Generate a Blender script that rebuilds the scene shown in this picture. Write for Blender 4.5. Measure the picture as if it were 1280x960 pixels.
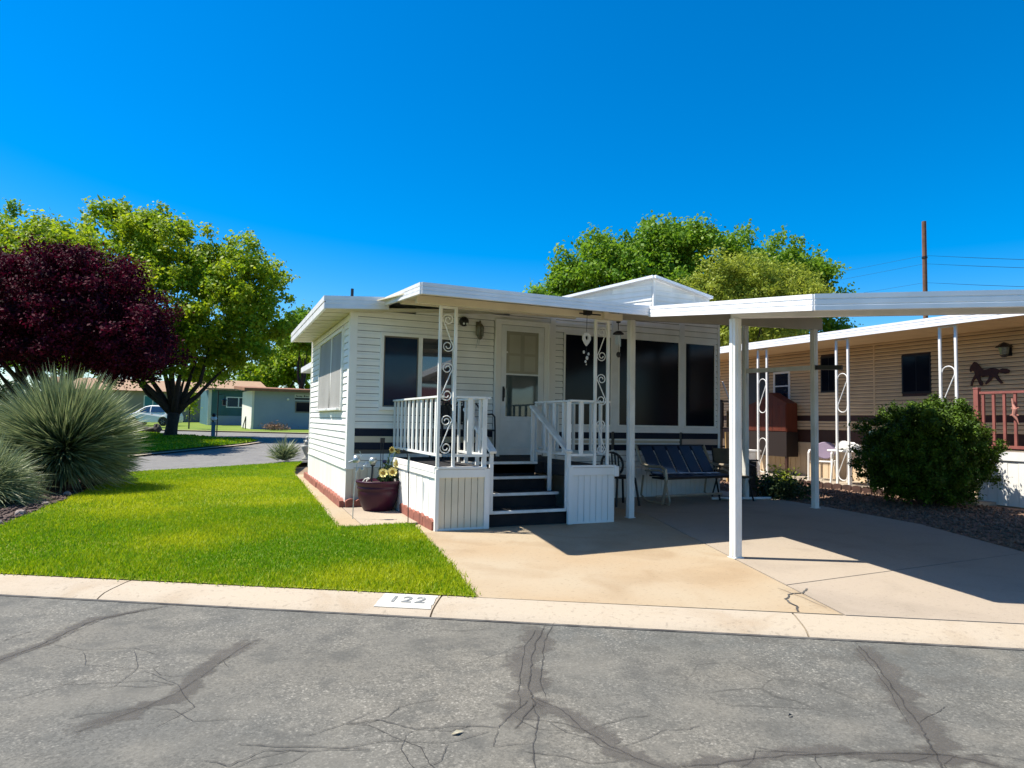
import bpy, bmesh, math, random
import numpy as np
from mathutils import Vector, Matrix

for o in list(bpy.data.objects):
    bpy.data.objects.remove(o)
SC = bpy.context.scene
COL = SC.collection
R = math.radians
rng = np.random.default_rng(7)
random.seed(7)

# ------------------------------------------------------------------ camera
YAW, PITCH, ROLL = R(23.7), R(3.23), R(1.0)
CAM = Vector((-1.667, -9.524, 1.24))
fwd0 = Vector((math.sin(YAW), math.cos(YAW), 0))
right0 = Vector((math.cos(YAW), -math.sin(YAW), 0))
fw = fwd0 * math.cos(PITCH) + Vector((0, 0, math.sin(PITCH)))
dn = fwd0 * math.sin(PITCH) - Vector((0, 0, math.cos(PITCH)))
ir = right0 * math.cos(ROLL) - dn * math.sin(ROLL)
idn = right0 * math.sin(ROLL) + dn * math.cos(ROLL)
cd = bpy.data.cameras.new('camera')
cam = bpy.data.objects.new('camera', cd)
COL.objects.link(cam)
mw = Matrix.Identity(4)
for i, v in enumerate((ir, -idn, -fw)):
    for k in range(3):
        mw[k][i] = v[k]
mw.translation = CAM
cam.matrix_world = mw
cd.sensor_width = 36
cd.sensor_fit = 'HORIZONTAL'
cd.lens = 830 / 1280 * 36
cd.clip_start = 0.05
cd.clip_end = 2000
SC.camera = cam

# ------------------------------------------------------------------ sky, sun, exposure
SUN_EL = R(59.3)
TO_SUN = Vector((-0.8813 * math.cos(SUN_EL), 0.4726 * math.cos(SUN_EL), math.sin(SUN_EL)))
w = bpy.data.worlds.new('World')
SC.world = w
w.use_nodes = True
nt = w.node_tree
sky = nt.nodes.new('ShaderNodeTexSky')
sky.sky_type = 'NISHITA'
sky.sun_disc = False
sky.sun_elevation = SUN_EL
sky.sun_rotation = math.atan2(-0.8813, 0.4726)
sky.altitude = 850
sky.air_density = 1.0
sky.dust_density = 1.3
sky.ozone_density = 3.0
hs = nt.nodes.new('ShaderNodeHueSaturation')
hs.inputs['Saturation'].default_value = 1.6
hs.inputs['Value'].default_value = 1.0
bg = nt.nodes['Background']
nt.links.new(sky.outputs[0], hs.inputs['Color'])
nt.links.new(hs.outputs[0], bg.inputs['Color'])
bg.inputs['Strength'].default_value = 0.106
sl = bpy.data.lights.new('sun', 'SUN')
sl.energy = 5.0
sl.angle = R(0.53)
sl.color = (1.0, 0.94, 0.84)
so = bpy.data.objects.new('sun', sl)
COL.objects.link(so)
so.rotation_euler = (-TO_SUN).to_track_quat('-Z', 'Y').to_euler()
so.location = (-20, 10, 40)
SC.view_settings.view_transform = 'Standard'
SC.view_settings.look = 'None'
SC.view_settings.gamma = 1
SC.view_settings.exposure = 0.9

# ------------------------------------------------------------------ helpers
ROOT = {}


class MB:
    def __init__(s):
        s.v, s.f = [], []

    def add(s, vs, fs):
        n = len(s.v)
        s.v += [tuple(p) for p in vs]
        s.f += [tuple(i + n for i in f) for f in fs]
        return s

    def box(s, x0, x1, y0, y1, z0, z1):
        return s.add([(x0, y0, z0), (x1, y0, z0), (x1, y1, z0), (x0, y1, z0), (x0, y0, z1), (x1, y0, z1), (x1, y1, z1), (x0, y1, z1)],
                     [(3, 2, 1, 0), (4, 5, 6, 7), (0, 1, 5, 4), (1, 2, 6, 5), (2, 3, 7, 6), (3, 0, 4, 7)])

    def bar(s, p, q, wd, ht, up=(0, 0, 1)):
        p, q = Vector(p), Vector(q)
        d = (q - p).normalized()
        sd = d.cross(Vector(up))
        if sd.length < 1e-5:
            sd = d.cross(Vector((0, 1, 0)))
        sd.normalize()
        u = sd.cross(d).normalized()
        a, b = sd * wd / 2, u * ht / 2
        vs = [p - a - b, p + a - b, p + a + b, p - a + b, q - a - b, q + a - b, q + a + b, q - a + b]
        return s.add(vs, [(0, 1, 2, 3), (7, 6, 5, 4), (1, 0, 4, 5), (2, 1, 5, 6), (3, 2, 6, 7), (0, 3, 7, 4)])

    def tube(s, pts, r, n=8, cap=True):
        pts = [Vector(p) for p in pts]
        rs = r if isinstance(r, (list, tuple)) else [r] * len(pts)
        ref = None
        rings = []
        for i, p in enumerate(pts):
            a = pts[max(i - 1, 0)]
            b = pts[min(i + 1, len(pts) - 1)]
            d = (b - a).normalized()
            if ref is None:
                ref = d.orthogonal().normalized()
            ref = (ref - d * ref.dot(d))
            if ref.length < 1e-6:
                ref = d.orthogonal()
            ref.normalize()
            bi = d.cross(ref)
            rings.append([p + (ref * math.cos(2 * math.pi * k / n) + bi * math.sin(2 * math.pi * k / n)) * rs[i] for k in range(n)])
        vs = [v for rg in rings for v in rg]
        fs = []
        for i in range(len(pts) - 1):
            for k in range(n):
                k2 = (k + 1) % n
                fs.append((i * n + k, i * n + k2, (i + 1) * n + k2, (i + 1) * n + k))
        if cap:
            fs.append(tuple(reversed(range(n))))
            fs.append(tuple((len(pts) - 1) * n + k for k in range(n)))
        return s.add(vs, fs)

    def lathe(s, prof, n=20, c=(0, 0, 0), cap=True):
        vs, fs = [], []
        for r, z in prof:
            for k in range(n):
                a = 2 * math.pi * k / n
                vs.append((c[0] + r * math.cos(a), c[1] + r * math.sin(a), c[2] + z))
        for i in range(len(prof) - 1):
            for k in range(n):
                k2 = (k + 1) % n
                fs.append((i * n + k, i * n + k2, (i + 1) * n + k2, (i + 1) * n + k))
        if cap:
            fs.append(tuple(reversed(range(n))))
            fs.append(tuple((len(prof) - 1) * n + k for k in range(n)))
        return s.add(vs, fs)

    def prism(s, poly, z0, z1):
        n = len(poly)
        g = lambda z: (lambda p: z(p) if callable(z) else z)
        a, b = g(z0), g(z1)
        vs = [(p[0], p[1], a(p)) for p in poly] + [(p[0], p[1], b(p)) for p in poly]
        return s.add(vs, [tuple(reversed(range(n))), tuple(range(n, 2 * n))] + [(i, (i + 1) % n, n + (i + 1) % n, n + i) for i in range(n)])

    def poly3(s, pts, ext):
        """closed polygon in space, extruded by a vector"""
        n = len(pts)
        e = Vector(ext)
        vs = [Vector(p) for p in pts] + [Vector(p) + e for p in pts]
        return s.add(vs, [tuple(range(n)), tuple(reversed(range(n, 2 * n)))] + [((i + 1) % n, i, n + i, n + (i + 1) % n) for i in range(n)])

    def extrude(s, p0, p1, out, prof):
        p0, p1, out = Vector(p0), Vector(p1), Vector(out)
        n = len(prof)
        vs = [p0 + out * a + Vector((0, 0, b)) for a, b in prof] + [p1 + out * a + Vector((0, 0, b)) for a, b in prof]
        return s.add(vs, [(i, (i + 1) % n, n + (i + 1) % n, n + i) for i in range(n)] + [tuple(range(n)), tuple(reversed(range(n, 2 * n)))])

    def ball(s, c, r, n=10, m=6, sq=(1, 1, 1)):
        prof = [(math.sin(math.pi * i / m), -math.cos(math.pi * i / m)) for i in range(m + 1)]
        vs, fs = [], []
        for rr, z in prof:
            for k in range(n):
                a = 2 * math.pi * k / n
                vs.append((c[0] + r * sq[0] * rr * math.cos(a), c[1] + r * sq[1] * rr * math.sin(a), c[2] + r * sq[2] * z))
        for i in range(m):
            for k in range(n):
                k2 = (k + 1) % n
                fs.append((i * n + k, i * n + k2, (i + 1) * n + k2, (i + 1) * n + k))
        return s.add(vs, fs)

    def build(s, name, mat, parent=None, smooth=False, bev=0, local=False, fix=True):
        me = bpy.data.meshes.new(name)
        off = Vector((0, 0, 0))
        if parent is not None and not local:
            off = ROOT.get(parent.name, off)
        me.from_pydata([(v[0] - off.x, v[1] - off.y, v[2] - off.z) for v in s.v], [], s.f)
        if fix:
            bm = bmesh.new()
            bm.from_mesh(me)
            bmesh.ops.recalc_face_normals(bm, faces=bm.faces)
            bm.to_mesh(me)
            bm.free()
        me.materials.append(mat)
        if smooth:
            for p in me.polygons:
                p.use_smooth = True
        return link(name, me, parent, bev)


def link(name, me, parent=None, bev=0):
    o = bpy.data.objects.new(name, me)
    COL.objects.link(o)
    if parent is not None:
        o.parent = parent
        ROOT[o.name] = ROOT.get(parent.name, Vector((0, 0, 0)))
    if bev:
        b = o.modifiers.new('bevel', 'BEVEL')
        b.width = bev
        b.segments = 2
        b.limit_method = 'ANGLE'
    return o


def tag(o, label=None, cat=None, group=None, kind=None):
    if label:
        o['label'] = label
    if cat:
        o['category'] = cat
    if group:
        o['group'] = group
    if kind:
        o['kind'] = kind
    return o


def thing(name, label, cat, loc=(0, 0, 0), rz=0, group=None):
    o = bpy.data.objects.new(name, None)
    COL.objects.link(o)
    o.empty_display_size = 0.2
    o.location = loc
    o.rotation_euler = (0, 0, rz)
    ROOT[o.name] = Vector(loc)
    return tag(o, label, cat, group)


def copy_tree(o, loc, rz=None, label=None):
    def cp(src, par):
        c = src.copy()
        COL.objects.link(c)
        if par is not None:
            c.parent = par
        for ch in src.children:
            cp(ch, c)
        return c
    c = cp(o, None)
    c.location = loc
    if rz is not None:
        c.rotation_euler = (0, 0, rz)
    if label:
        c['label'] = label
    return c


# ------------------------------------------------------------------ materials
def lin(c):
    return tuple(((x / 255) / 12.92 if x / 255 <= 0.04045 else ((x / 255 + 0.055) / 1.055) ** 2.4) for x in c)


def M(name, col, rough=0.6, col2=None, scale=4.0, bump=0.0, bscale=60.0, metal=0.0, spec=0.4, detail=6, lo=0.35, hi=0.65, stretch=(1, 1, 1), coat=0.0):
    m = bpy.data.materials.new(name)
    m.use_nodes = True
    t = m.node_tree
    p = t.nodes['Principled BSDF']
    p.inputs['Base Color'].default_value = (*col, 1)
    p.inputs['Roughness'].default_value = rough
    p.inputs['Metallic'].default_value = metal
    p.inputs['Specular IOR Level'].default_value = spec
    p.inputs['Coat Weight'].default_value = coat
    g = t.nodes.new('ShaderNodeNewGeometry')
    mp = t.nodes.new('ShaderNodeMapping')
    mp.inputs['Scale'].default_value = stretch
    t.links.new(g.outputs['Position'], mp.inputs['Vector'])
    if col2 is not None:
        n = t.nodes.new('ShaderNodeTexNoise')
        n.inputs['Scale'].default_value = scale
        n.inputs['Detail'].default_value = detail
        r = t.nodes.new('ShaderNodeMapRange')
        r.inputs['From Min'].default_value = lo
        r.inputs['From Max'].default_value = hi
        mx = t.nodes.new('ShaderNodeMix')
        mx.data_type = 'RGBA'
        mx.inputs['A'].default_value = (*col, 1)
        mx.inputs['B'].default_value = (*col2, 1)
        t.links.new(mp.outputs[0], n.inputs['Vector'])
        t.links.new(n.outputs[0], r.inputs['Value'])
        t.links.new(r.outputs[0], mx.inputs['Factor'])
        t.links.new(mx.outputs['Result'], p.inputs['Base Color'])
    if bump:
        n = t.nodes.new('ShaderNodeTexNoise')
        n.inputs['Scale'].default_value = bscale
        n.inputs['Detail'].default_value = 4
        b = t.nodes.new('ShaderNodeBump')
        b.inputs['Strength'].default_value = bump
        b.inputs['Distance'].default_value = 0.01
        t.links.new(mp.outputs[0], n.inputs['Vector'])
        t.links.new(n.outputs[0], b.inputs['Height'])
        t.links.new(b.outputs[0], p.inputs['Normal'])
    return m


def leafmat(name, c1, c2, trans=0.35, rough=0.55, spec=0.3):
    """two leaf colours picked per leaf, with some light passing through"""
    m = bpy.data.materials.new(name)
    m.use_nodes = True
    t = m.node_tree
    p = t.nodes['Principled BSDF']
    out = t.nodes['Material Output']
    a = t.nodes.new('ShaderNodeAttribute')
    a.attribute_name = 'tint'
    mx = t.nodes.new('ShaderNodeMix')
    mx.data_type = 'RGBA'
    mx.inputs['A'].default_value = (*c1, 1)
    mx.inputs['B'].default_value = (*c2, 1)
    t.links.new(a.outputs['Fac'], mx.inputs['Factor'])
    t.links.new(mx.outputs['Result'], p.inputs['Base Color'])
    p.inputs['Roughness'].default_value = rough
    p.inputs['Specular IOR Level'].default_value = spec
    tr = t.nodes.new('ShaderNodeBsdfTranslucent')
    t.links.new(mx.outputs['Result'], tr.inputs['Color'])
    ms = t.nodes.new('ShaderNodeMixShader')
    ms.inputs['Fac'].default_value = trans
    t.links.new(p.outputs[0], ms.inputs[1])
    t.links.new(tr.outputs[0], ms.inputs[2])
    t.links.new(ms.outputs[0], out.inputs['Surface'])
    return m


def asphalt(name, c1, c2, speck, crack=True, tint=None):
    m = bpy.data.materials.new(name)
    m.use_nodes = True
    t = m.node_tree
    N, L = t.nodes, t.links
    p = N['Principled BSDF']
    p.inputs['Roughness'].default_value = 0.85
    p.inputs['Specular IOR Level'].default_value = 0.25
    g = N.new('ShaderNodeNewGeometry')

    def noise(sc, det=5, vec=None):
        n = N.new('ShaderNodeTexNoise')
        n.inputs['Scale'].default_value = sc
        n.inputs['Detail'].default_value = det
        L.new(vec or g.outputs['Position'], n.inputs['Vector'])
        return n

    def rmp(src, a, b, c=0.0, d=1.0):
        r = N.new('ShaderNodeMapRange')
        for k, v in zip(('From Min', 'From Max', 'To Min', 'To Max'), (a, b, c, d)):
            r.inputs[k].default_value = v
        L.new(src, r.inputs['Value'])
        return r.outputs[0]

    def mix(fac, A, B):
        x = N.new('ShaderNodeMix')
        x.data_type = 'RGBA'
        L.new(fac, x.inputs['Factor'])
        for key, val in (('A', A), ('B', B)):
            if isinstance(val, tuple):
                x.inputs[key].default_value = (*val, 1)
            else:
                L.new(val, x.inputs[key])
        return x.outputs['Result']

    def mul(a, b):
        x = N.new('ShaderNodeMath')
        x.operation = 'MULTIPLY'
        L.new(a, x.inputs[0])
        if isinstance(b, float):
            x.inputs[1].default_value = b
        else:
            L.new(b, x.inputs[1])
        return x.outputs[0]
    base = mix(rmp(noise(0.9, 5).outputs[0], 0.38, 0.62), c1, c2)
    if tint:
        base = mix(rmp(noise(0.35, 3).outputs[0], 0.45, 0.68, 0, 0.7), base, tint)
    base = mix(rmp(noise(6, 6).outputs[0], 0.5, 0.68, 0, 0.55), base, tuple(0.72 * x for x in c1))
    base = mix(rmp(noise(3.1, 6).outputs[0], 0.52, 0.7, 0, 0.5), base, tuple(1.25 * x for x in c2))
    # aggregate: every stone its own tone, at two sizes
    def cells(sc, amt_lo, amt_hi, base):
        v = N.new('ShaderNodeTexVoronoi')
        v.inputs['Scale'].default_value = sc
        L.new(g.outputs['Position'], v.inputs['Vector'])
        wn = N.new('ShaderNodeTexWhiteNoise')
        L.new(v.outputs['Position'], wn.inputs['Vector'])
        base = mix(rmp(wn.outputs['Value'], 0.0, 0.45, amt_lo, 0), base, tuple(0.45 * x for x in c1))
        worn = rmp(noise(1.3, 5).outputs[0], 0.4, 0.62, 0.25, 1.0)
        return mix(mul(mul(rmp(wn.outputs['Value'], 0.7, 1.0, 0, amt_hi), worn), rmp(v.outputs['Distance'], 0.25, 0.5, 1, 0.2)), base, speck)
    base = cells(75, 0.42, 0.75, base)
    base = cells(150, 0.35, 0.5, base)
    base = mix(rmp(noise(6, 6).outputs[0], 0.5, 0.68, 0, 0.45), base, tuple(0.75 * x for x in c1))
    base = mix(rmp(noise(2.1, 6).outputs[0], 0.52, 0.7, 0, 0.4), base, tuple(1.2 * x for x in c2))
    if crack:
        wob = N.new('ShaderNodeMix')
        wob.data_type = 'VECTOR'
        wob.inputs['Factor'].default_value = 0.12
        L.new(g.outputs['Position'], wob.inputs['A'])
        L.new(noise(2.2, 5).outputs['Color'], wob.inputs['B'])
        cv = N.new('ShaderNodeTexVoronoi')
        cv.feature = 'DISTANCE_TO_EDGE'
        cv.inputs['Scale'].default_value = 2.3
        L.new(wob.outputs['Result'], cv.inputs['Vector'])
        line = rmp(cv.outputs['Distance'], 0.004, 0.016, 1, 0)
        mask = rmp(noise(0.55, 3).outputs[0], 0.56, 0.66)
        base = mix(mul(mul(line, mask), 0.45), base, tuple(0.3 * x for x in c1))
    L.new(base, p.inputs['Base Color'])
    b = N.new('ShaderNodeBump')
    b.inputs['Strength'].default_value = 0.22
    b.inputs['Distance'].default_value = 0.005
    L.new(noise(110, 3).outputs[0], b.inputs['Height'])
    L.new(b.outputs[0], p.inputs['Normal'])
    return m


white = M('white_siding', (0.85, 0.83, 0.78), 0.45, (0.75, 0.73, 0.67), 2.2, 0.06, 30, stretch=(1.6, 1.6, 0.35), lo=0.4, hi=0.75)
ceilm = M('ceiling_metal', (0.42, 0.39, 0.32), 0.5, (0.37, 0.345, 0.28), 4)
cream = M('cream_vinyl_warm_bounce', (0.74, 0.66, 0.50), 0.5, (0.66, 0.58, 0.43), 3)  # cream, yellowed to hold the warm bounce on the left porch skirt
trimw = M('white_metal', (0.78, 0.78, 0.76), 0.35, (0.7, 0.7, 0.68), 5)
postw = M('painted_post', (0.78, 0.78, 0.74), 0.4, (0.62, 0.61, 0.55), 7, 0.06, 40, stretch=(1, 1, 0.4), lo=0.42, hi=0.75)
fasc = M('fascia_metal', (0.80, 0.80, 0.80), 0.3, (0.66, 0.67, 0.68), 3.5, 0.05, 8, lo=0.4, hi=0.75)
roofm = M('roof_metal', (0.75, 0.75, 0.74), 0.45, (0.6, 0.6, 0.58), 2)
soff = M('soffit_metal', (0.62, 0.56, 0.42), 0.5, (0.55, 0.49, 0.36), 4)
core = M('lap_shade_core', (0.10, 0.095, 0.085), 0.8)  # dark colour behind the board gaps paints the shadow under each lap
navy = M('navy_stripe', (0.006, 0.012, 0.028), 0.5, spec=0.15)
beige_st = M('beige_stripe', (0.55, 0.47, 0.33), 0.4, (0.48, 0.42, 0.32), 3)
rosy_st = M('faded_stripe', (0.5, 0.36, 0.28), 0.45, (0.42, 0.33, 0.28), 3)
glass_dark = M('dark_glass', (0.004, 0.006, 0.012), 0.12, spec=0.16)
glass_mid = M('mirror_glass', (0.02, 0.03, 0.045), 0.03, spec=1.0, coat=1.0)
glass_blue = M('sky_tinted_glass', (0.004, 0.016, 0.04), 0.08, (0.006, 0.022, 0.05), 3, spec=0.35)  # dark pane with the blue of the reflected sky in its base colour
screen = M('sun_screen', (0.31, 0.30, 0.28), 0.75, (0.27, 0.26, 0.24), 2, 0.2, 300)
bronze = M('bronze_frame', (0.16, 0.14, 0.11), 0.45)
black = M('black_metal', (0.012, 0.012, 0.014), 0.4)
carpet = M('black_tread', (0.012, 0.012, 0.014), 0.9, (0.02, 0.018, 0.018), 8, 0.3, 200)
deckm = M('deck_carpet', (0.02, 0.02, 0.022), 0.95, (0.03, 0.028, 0.028), 5, 0.3, 150)
brickm = M('red_edging', (0.30, 0.105, 0.07), 0.8, (0.22, 0.08, 0.055), 9, 0.35, 60)
def concrete(name, c1, c2, c3, rough=0.88):
    m = M(name, c1, rough, c2, 0.9, 0.25, 150, detail=8)
    t = m.node_tree
    N, L = t.nodes, t.links
    p = N['Principled BSDF']
    base = p.inputs['Base Color'].links[0].from_socket
    g = N.new('ShaderNodeNewGeometry')

    def layer(base, sc, det, a, b, amt, col, dist=0.0):
        n = N.new('ShaderNodeTexNoise')
        n.inputs['Scale'].default_value = sc
        n.inputs['Detail'].default_value = det
        n.inputs['Distortion'].default_value = dist
        L.new(g.outputs['Position'], n.inputs['Vector'])
        r = N.new('ShaderNodeMapRange')
        r.inputs['From Min'].default_value = a
        r.inputs['From Max'].default_value = b
        r.inputs['To Max'].default_value = amt
        L.new(n.outputs[0], r.inputs['Value'])
        x = N.new('ShaderNodeMix')
        x.data_type = 'RGBA'
        L.new(r.outputs[0], x.inputs['Factor'])
        L.new(base, x.inputs['A'])
        x.inputs['B'].default_value = (*col, 1)
        L.new(x.outputs['Result'], p.inputs['Base Color'])
        return x.outputs['Result']
    base = layer(base, 1.7, 10, 0.50, 0.70, 0.65, c3, 0.8)
    base = layer(base, 32, 4, 0.58, 0.70, 0.5, tuple(0.45 * x for x in c1))
    base = layer(base, 0.45, 4, 0.5, 0.7, 0.5, tuple(1.15 * x for x in c2), 0.4)
    layer(base, 130, 2, 0.35, 0.65, 0.25, tuple(1.3 * x for x in c1))
    return m


conc_t = concrete('tan_concrete', (0.325, 0.24, 0.145), (0.335, 0.275, 0.19), (0.24, 0.165, 0.09))
conc_g = concrete('grey_concrete', (0.32, 0.265, 0.20), (0.30, 0.25, 0.195), (0.23, 0.19, 0.145))
conc_p = concrete('pad_concrete', (0.34, 0.28, 0.205), (0.31, 0.25, 0.185), (0.25, 0.20, 0.15))
kerbm = concrete('kerb_concrete', (0.365, 0.305, 0.225), (0.35, 0.295, 0.225), (0.27, 0.20, 0.125))
paintw = M('kerb_paint', (0.47, 0.46, 0.41), 0.7, (0.40, 0.36, 0.29), 14, lo=0.5, hi=0.75)
paintg = M('number_paint', (0.17, 0.18, 0.18), 0.75, (0.42, 0.42, 0.38), 30, lo=0.60, hi=0.68)
roadm = asphalt('asphalt', (0.108, 0.106, 0.093), (0.14, 0.131, 0.108), (0.34, 0.32, 0.27), True, (0.088, 0.096, 0.092))
sideroad = asphalt('side_asphalt', (0.165, 0.16, 0.152), (0.185, 0.178, 0.165), (0.22, 0.21, 0.19), False)
sealm = M('crack_sealer', (0.094, 0.087, 0.08), 0.85, (0.128, 0.118, 0.104), 7, 0.3, 120)
def soft(name, c, c2, top=0.9):
    """worn film that thins out towards its edges"""
    m = M(name, c, 0.9, c2, 5, 0.25, 120)
    t = m.node_tree
    N, L = t.nodes, t.links
    a = N.new('ShaderNodeAttribute')
    a.attribute_name = 'fade'
    g = N.new('ShaderNodeNewGeometry')
    n = N.new('ShaderNodeTexNoise')
    n.inputs['Scale'].default_value = 30
    n.inputs['Detail'].default_value = 8
    L.new(g.outputs['Position'], n.inputs['Vector'])
    ad = N.new('ShaderNodeMath')
    ad.operation = 'MULTIPLY_ADD'
    ad.inputs[1].default_value = 1.5
    L.new(n.outputs[0], ad.inputs[0])
    L.new(a.outputs['Fac'], ad.inputs[2])
    r = N.new('ShaderNodeMapRange')
    r.inputs['From Min'].default_value = 0.85
    r.inputs['From Max'].default_value = 1.5
    r.inputs['To Max'].default_value = top
    L.new(ad.outputs[0], r.inputs['Value'])
    tr = N.new('ShaderNodeBsdfTransparent')
    ms = N.new('ShaderNodeMixShader')
    L.new(r.outputs[0], ms.inputs[0])
    L.new(tr.outputs[0], ms.inputs[1])
    L.new(N['Principled BSDF'].outputs[0], ms.inputs[2])
    L.new(ms.outputs[0], N['Material Output'].inputs['Surface'])
    return m


seals = soft('worn_sealer', (0.078, 0.071, 0.062), (0.104, 0.095, 0.083), 0.5)
crackm = M('crack_gap', (0.035, 0.033, 0.031), 0.95, (0.10, 0.095, 0.085), 9)
dirt = M('ground_soil', (0.20, 0.14, 0.09), 0.95, (0.26, 0.19, 0.12), 2, 0.4, 40)
mulch = M('bark_mulch', (0.10, 0.065, 0.05), 0.95, (0.06, 0.04, 0.035), 14, 0.6, 60)
gravelm = M('red_gravel', (0.20, 0.115, 0.075), 0.9, (0.12, 0.07, 0.05), 25, 0.5, 60)
gravelb = M('gravel_stone', (0.27, 0.16, 0.105), 0.9, (0.10, 0.065, 0.045), 9)
turf = M('turf_soil', (0.10, 0.165, 0.003), 0.95, (0.19, 0.20, 0.008), 1.2, 0.6, 90)
turf_far = M('far_turf', (0.10, 0.165, 0.008), 0.95, (0.14, 0.19, 0.014), 0.8, 0.5, 40)
blade = leafmat('grass_blade', (0.13, 0.28, 0.001), (0.48, 0.51, 0.010), 0.42, 0.5, 0.3)
bark = M('tree_bark', (0.030, 0.022, 0.017), 0.9, (0.055, 0.04, 0.03), 8, 0.6, 40)
leaf_g = leafmat('bright_leaf', (0.14, 0.27, 0.008), (0.42, 0.48, 0.015), 0.48)
leaf_d = leafmat('green_leaf', (0.085, 0.21, 0.01), (0.24, 0.37, 0.016), 0.45)
leaf_o = leafmat('olive_leaf', (0.20, 0.27, 0.022), (0.40, 0.44, 0.05), 0.45)
leaf_p = leafmat('plum_leaf', (0.012, 0.002, 0.006), (0.11, 0.004, 0.022), 0.25, 0.7, 0.12)
leaf_b = leafmat('bush_leaf', (0.017, 0.045, 0.004), (0.10, 0.175, 0.008), 0.15, 0.6, 0.2)
leaf_k = leafmat('dark_leaf', (0.022, 0.045, 0.014), (0.06, 0.09, 0.035), 0.3)
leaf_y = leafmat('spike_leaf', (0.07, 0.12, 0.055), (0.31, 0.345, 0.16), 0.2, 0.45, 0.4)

# ================================================================== setting
def ter(x, y):
    d = (x - CAM.x) * fwd0.x + (y - CAM.y) * fwd0.y
    return 0.0135 * max(0.0, d - 18)


def drape(name, poly, off, mat, kind='structure'):
    bm = bmesh.new()
    bm.faces.new([bm.verts.new((p[0], p[1], 0)) for p in poly])
    bmesh.ops.bisect_plane(bm, geom=bm.verts[:] + bm.edges[:] + bm.faces[:], plane_co=Vector((CAM.x, CAM.y, 0)) + fwd0 * 18, plane_no=fwd0)
    bmesh.ops.triangulate(bm, faces=bm.faces[:])
    for v in bm.verts:
        v.co.z = ter(v.co.x, v.co.y) + off
    bmesh.ops.recalc_face_normals(bm, faces=bm.faces)
    me = bpy.data.meshes.new(name)
    bm.to_mesh(me)
    bm.free()
    if len(me.polygons) and sum(p.normal.z for p in me.polygons) < 0:
        me.flip_normals()
    me.materials.append(mat)
    return tag(link(name, me), kind=kind)


def slab(name, poly, z0, z1, mat, bev=0):
    o = MB().prism(poly, z0, z1).build(name, mat, bev=bev)
    return tag(o, kind='structure')


SD = Vector((0.862, -0.507, 0))      # along the street
SN = Vector((-0.507, -0.862, 0))     # from the lawn towards the street
S0 = Vector((0.058, -5.053, 0))


def st(s, n, z=0.0):
    p = S0 + SD * s + SN * n
    return (p.x, p.y, z)


drape('ground', [(-220, -220), (220, -220), (220, 220), (-220, 220)], -0.16, dirt)
slab('street', [st(-45, 0.40)[:2], st(-45, 9.5)[:2], st(45, 9.5)[:2], st(45, 0.40)[:2]], -0.14, -0.05, roadm)
slab('opposite_lawn', [st(-45, 10.0)[:2], st(-45, 60)[:2], st(45, 60)[:2], st(45, 10.0)[:2]], -0.14, 0.0, turf_far)
KP = [(0.04, -0.13), (0.04, 0.0), (0.10, -0.002), (0.24, -0.014), (0.31, -0.024), (0.35, -0.038), (0.385, -0.056), (0.40, -0.062), (0.40, -0.13)]
for k in range(-9, 10):
    a, b = -0.25 + 2.38 * k, -0.25 + 2.38 * (k + 1)
    o = MB().extrude(st(a + 0.006, 0), st(b - 0.006, 0), SN, KP).build('kerb_section', kerbm)
    tag(o, kind='structure')
o = MB().extrude(st(-45, 9.5), st(45, 9.5), SN, [(0, -0.13), (0, -0.06), (0.1, -0.03), (0.5, 0.0), (0.5, -0.13)]).build('opposite_kerb', kerbm)
tag(o, kind='structure')
# dark tar joint where kerb and street meet
tag(MB().prism([st(-30, 0.395)[:2], st(-30, 0.425)[:2], st(30, 0.43)[:2], st(30, 0.395)[:2]], -0.08, -0.046).build('kerb_joint', crackm), kind='structure')

SIDE = [(-60, 72), (-6.64, 38.1), (3.25, 32.1), (25, 18.9), (30, 16), (9.3, 17.8), (0.517, 10.05), (-3.613, 6.7), (-9, 2.35), (-20, -6.5), (-60, -6)]
drape('side_street', SIDE, -0.03, sideroad)
ISL = [(-20, 6.5), (-9, 9.0), (-5.6, 10.6), (-4.42, 12.46), (-2.5, 16.2), (-0.87, 19.3), (-0.1, 21.5), (-0.5, 23.3), (-1.77, 24.4), (-6.23, 32.4), (-22, 42.3), (-40, 42)]
drape('island_lawn', ISL, 0.06, turf_far)
drape('island_kerb', [(-20.1, 6.2), (-9, 8.7), (-5.4, 10.35), (-4.2, 12.35), (-2.27, 16.1), (-0.64, 19.2), (0.15, 21.5), (-0.3, 23.5), (-1.6, 24.65), (-6.1, 32.65), (-22, 42.6), (-40, 42.3)], 0.02, kerbm)
drape('far_lawn', [(-60, 72.3), (-6.62, 38.4), (3.25, 32.4), (25, 19.2), (80, -10), (110, 90), (-60, 150)], 0.03, turf_far)
drape('far_kerb', [(-60, 72.0), (-6.64, 38.1), (3.25, 32.1), (25, 18.9), (25, 19.3), (3.25, 32.5), (-6.62, 38.5), (-60, 72.4)], 0.04, kerbm)

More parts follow.
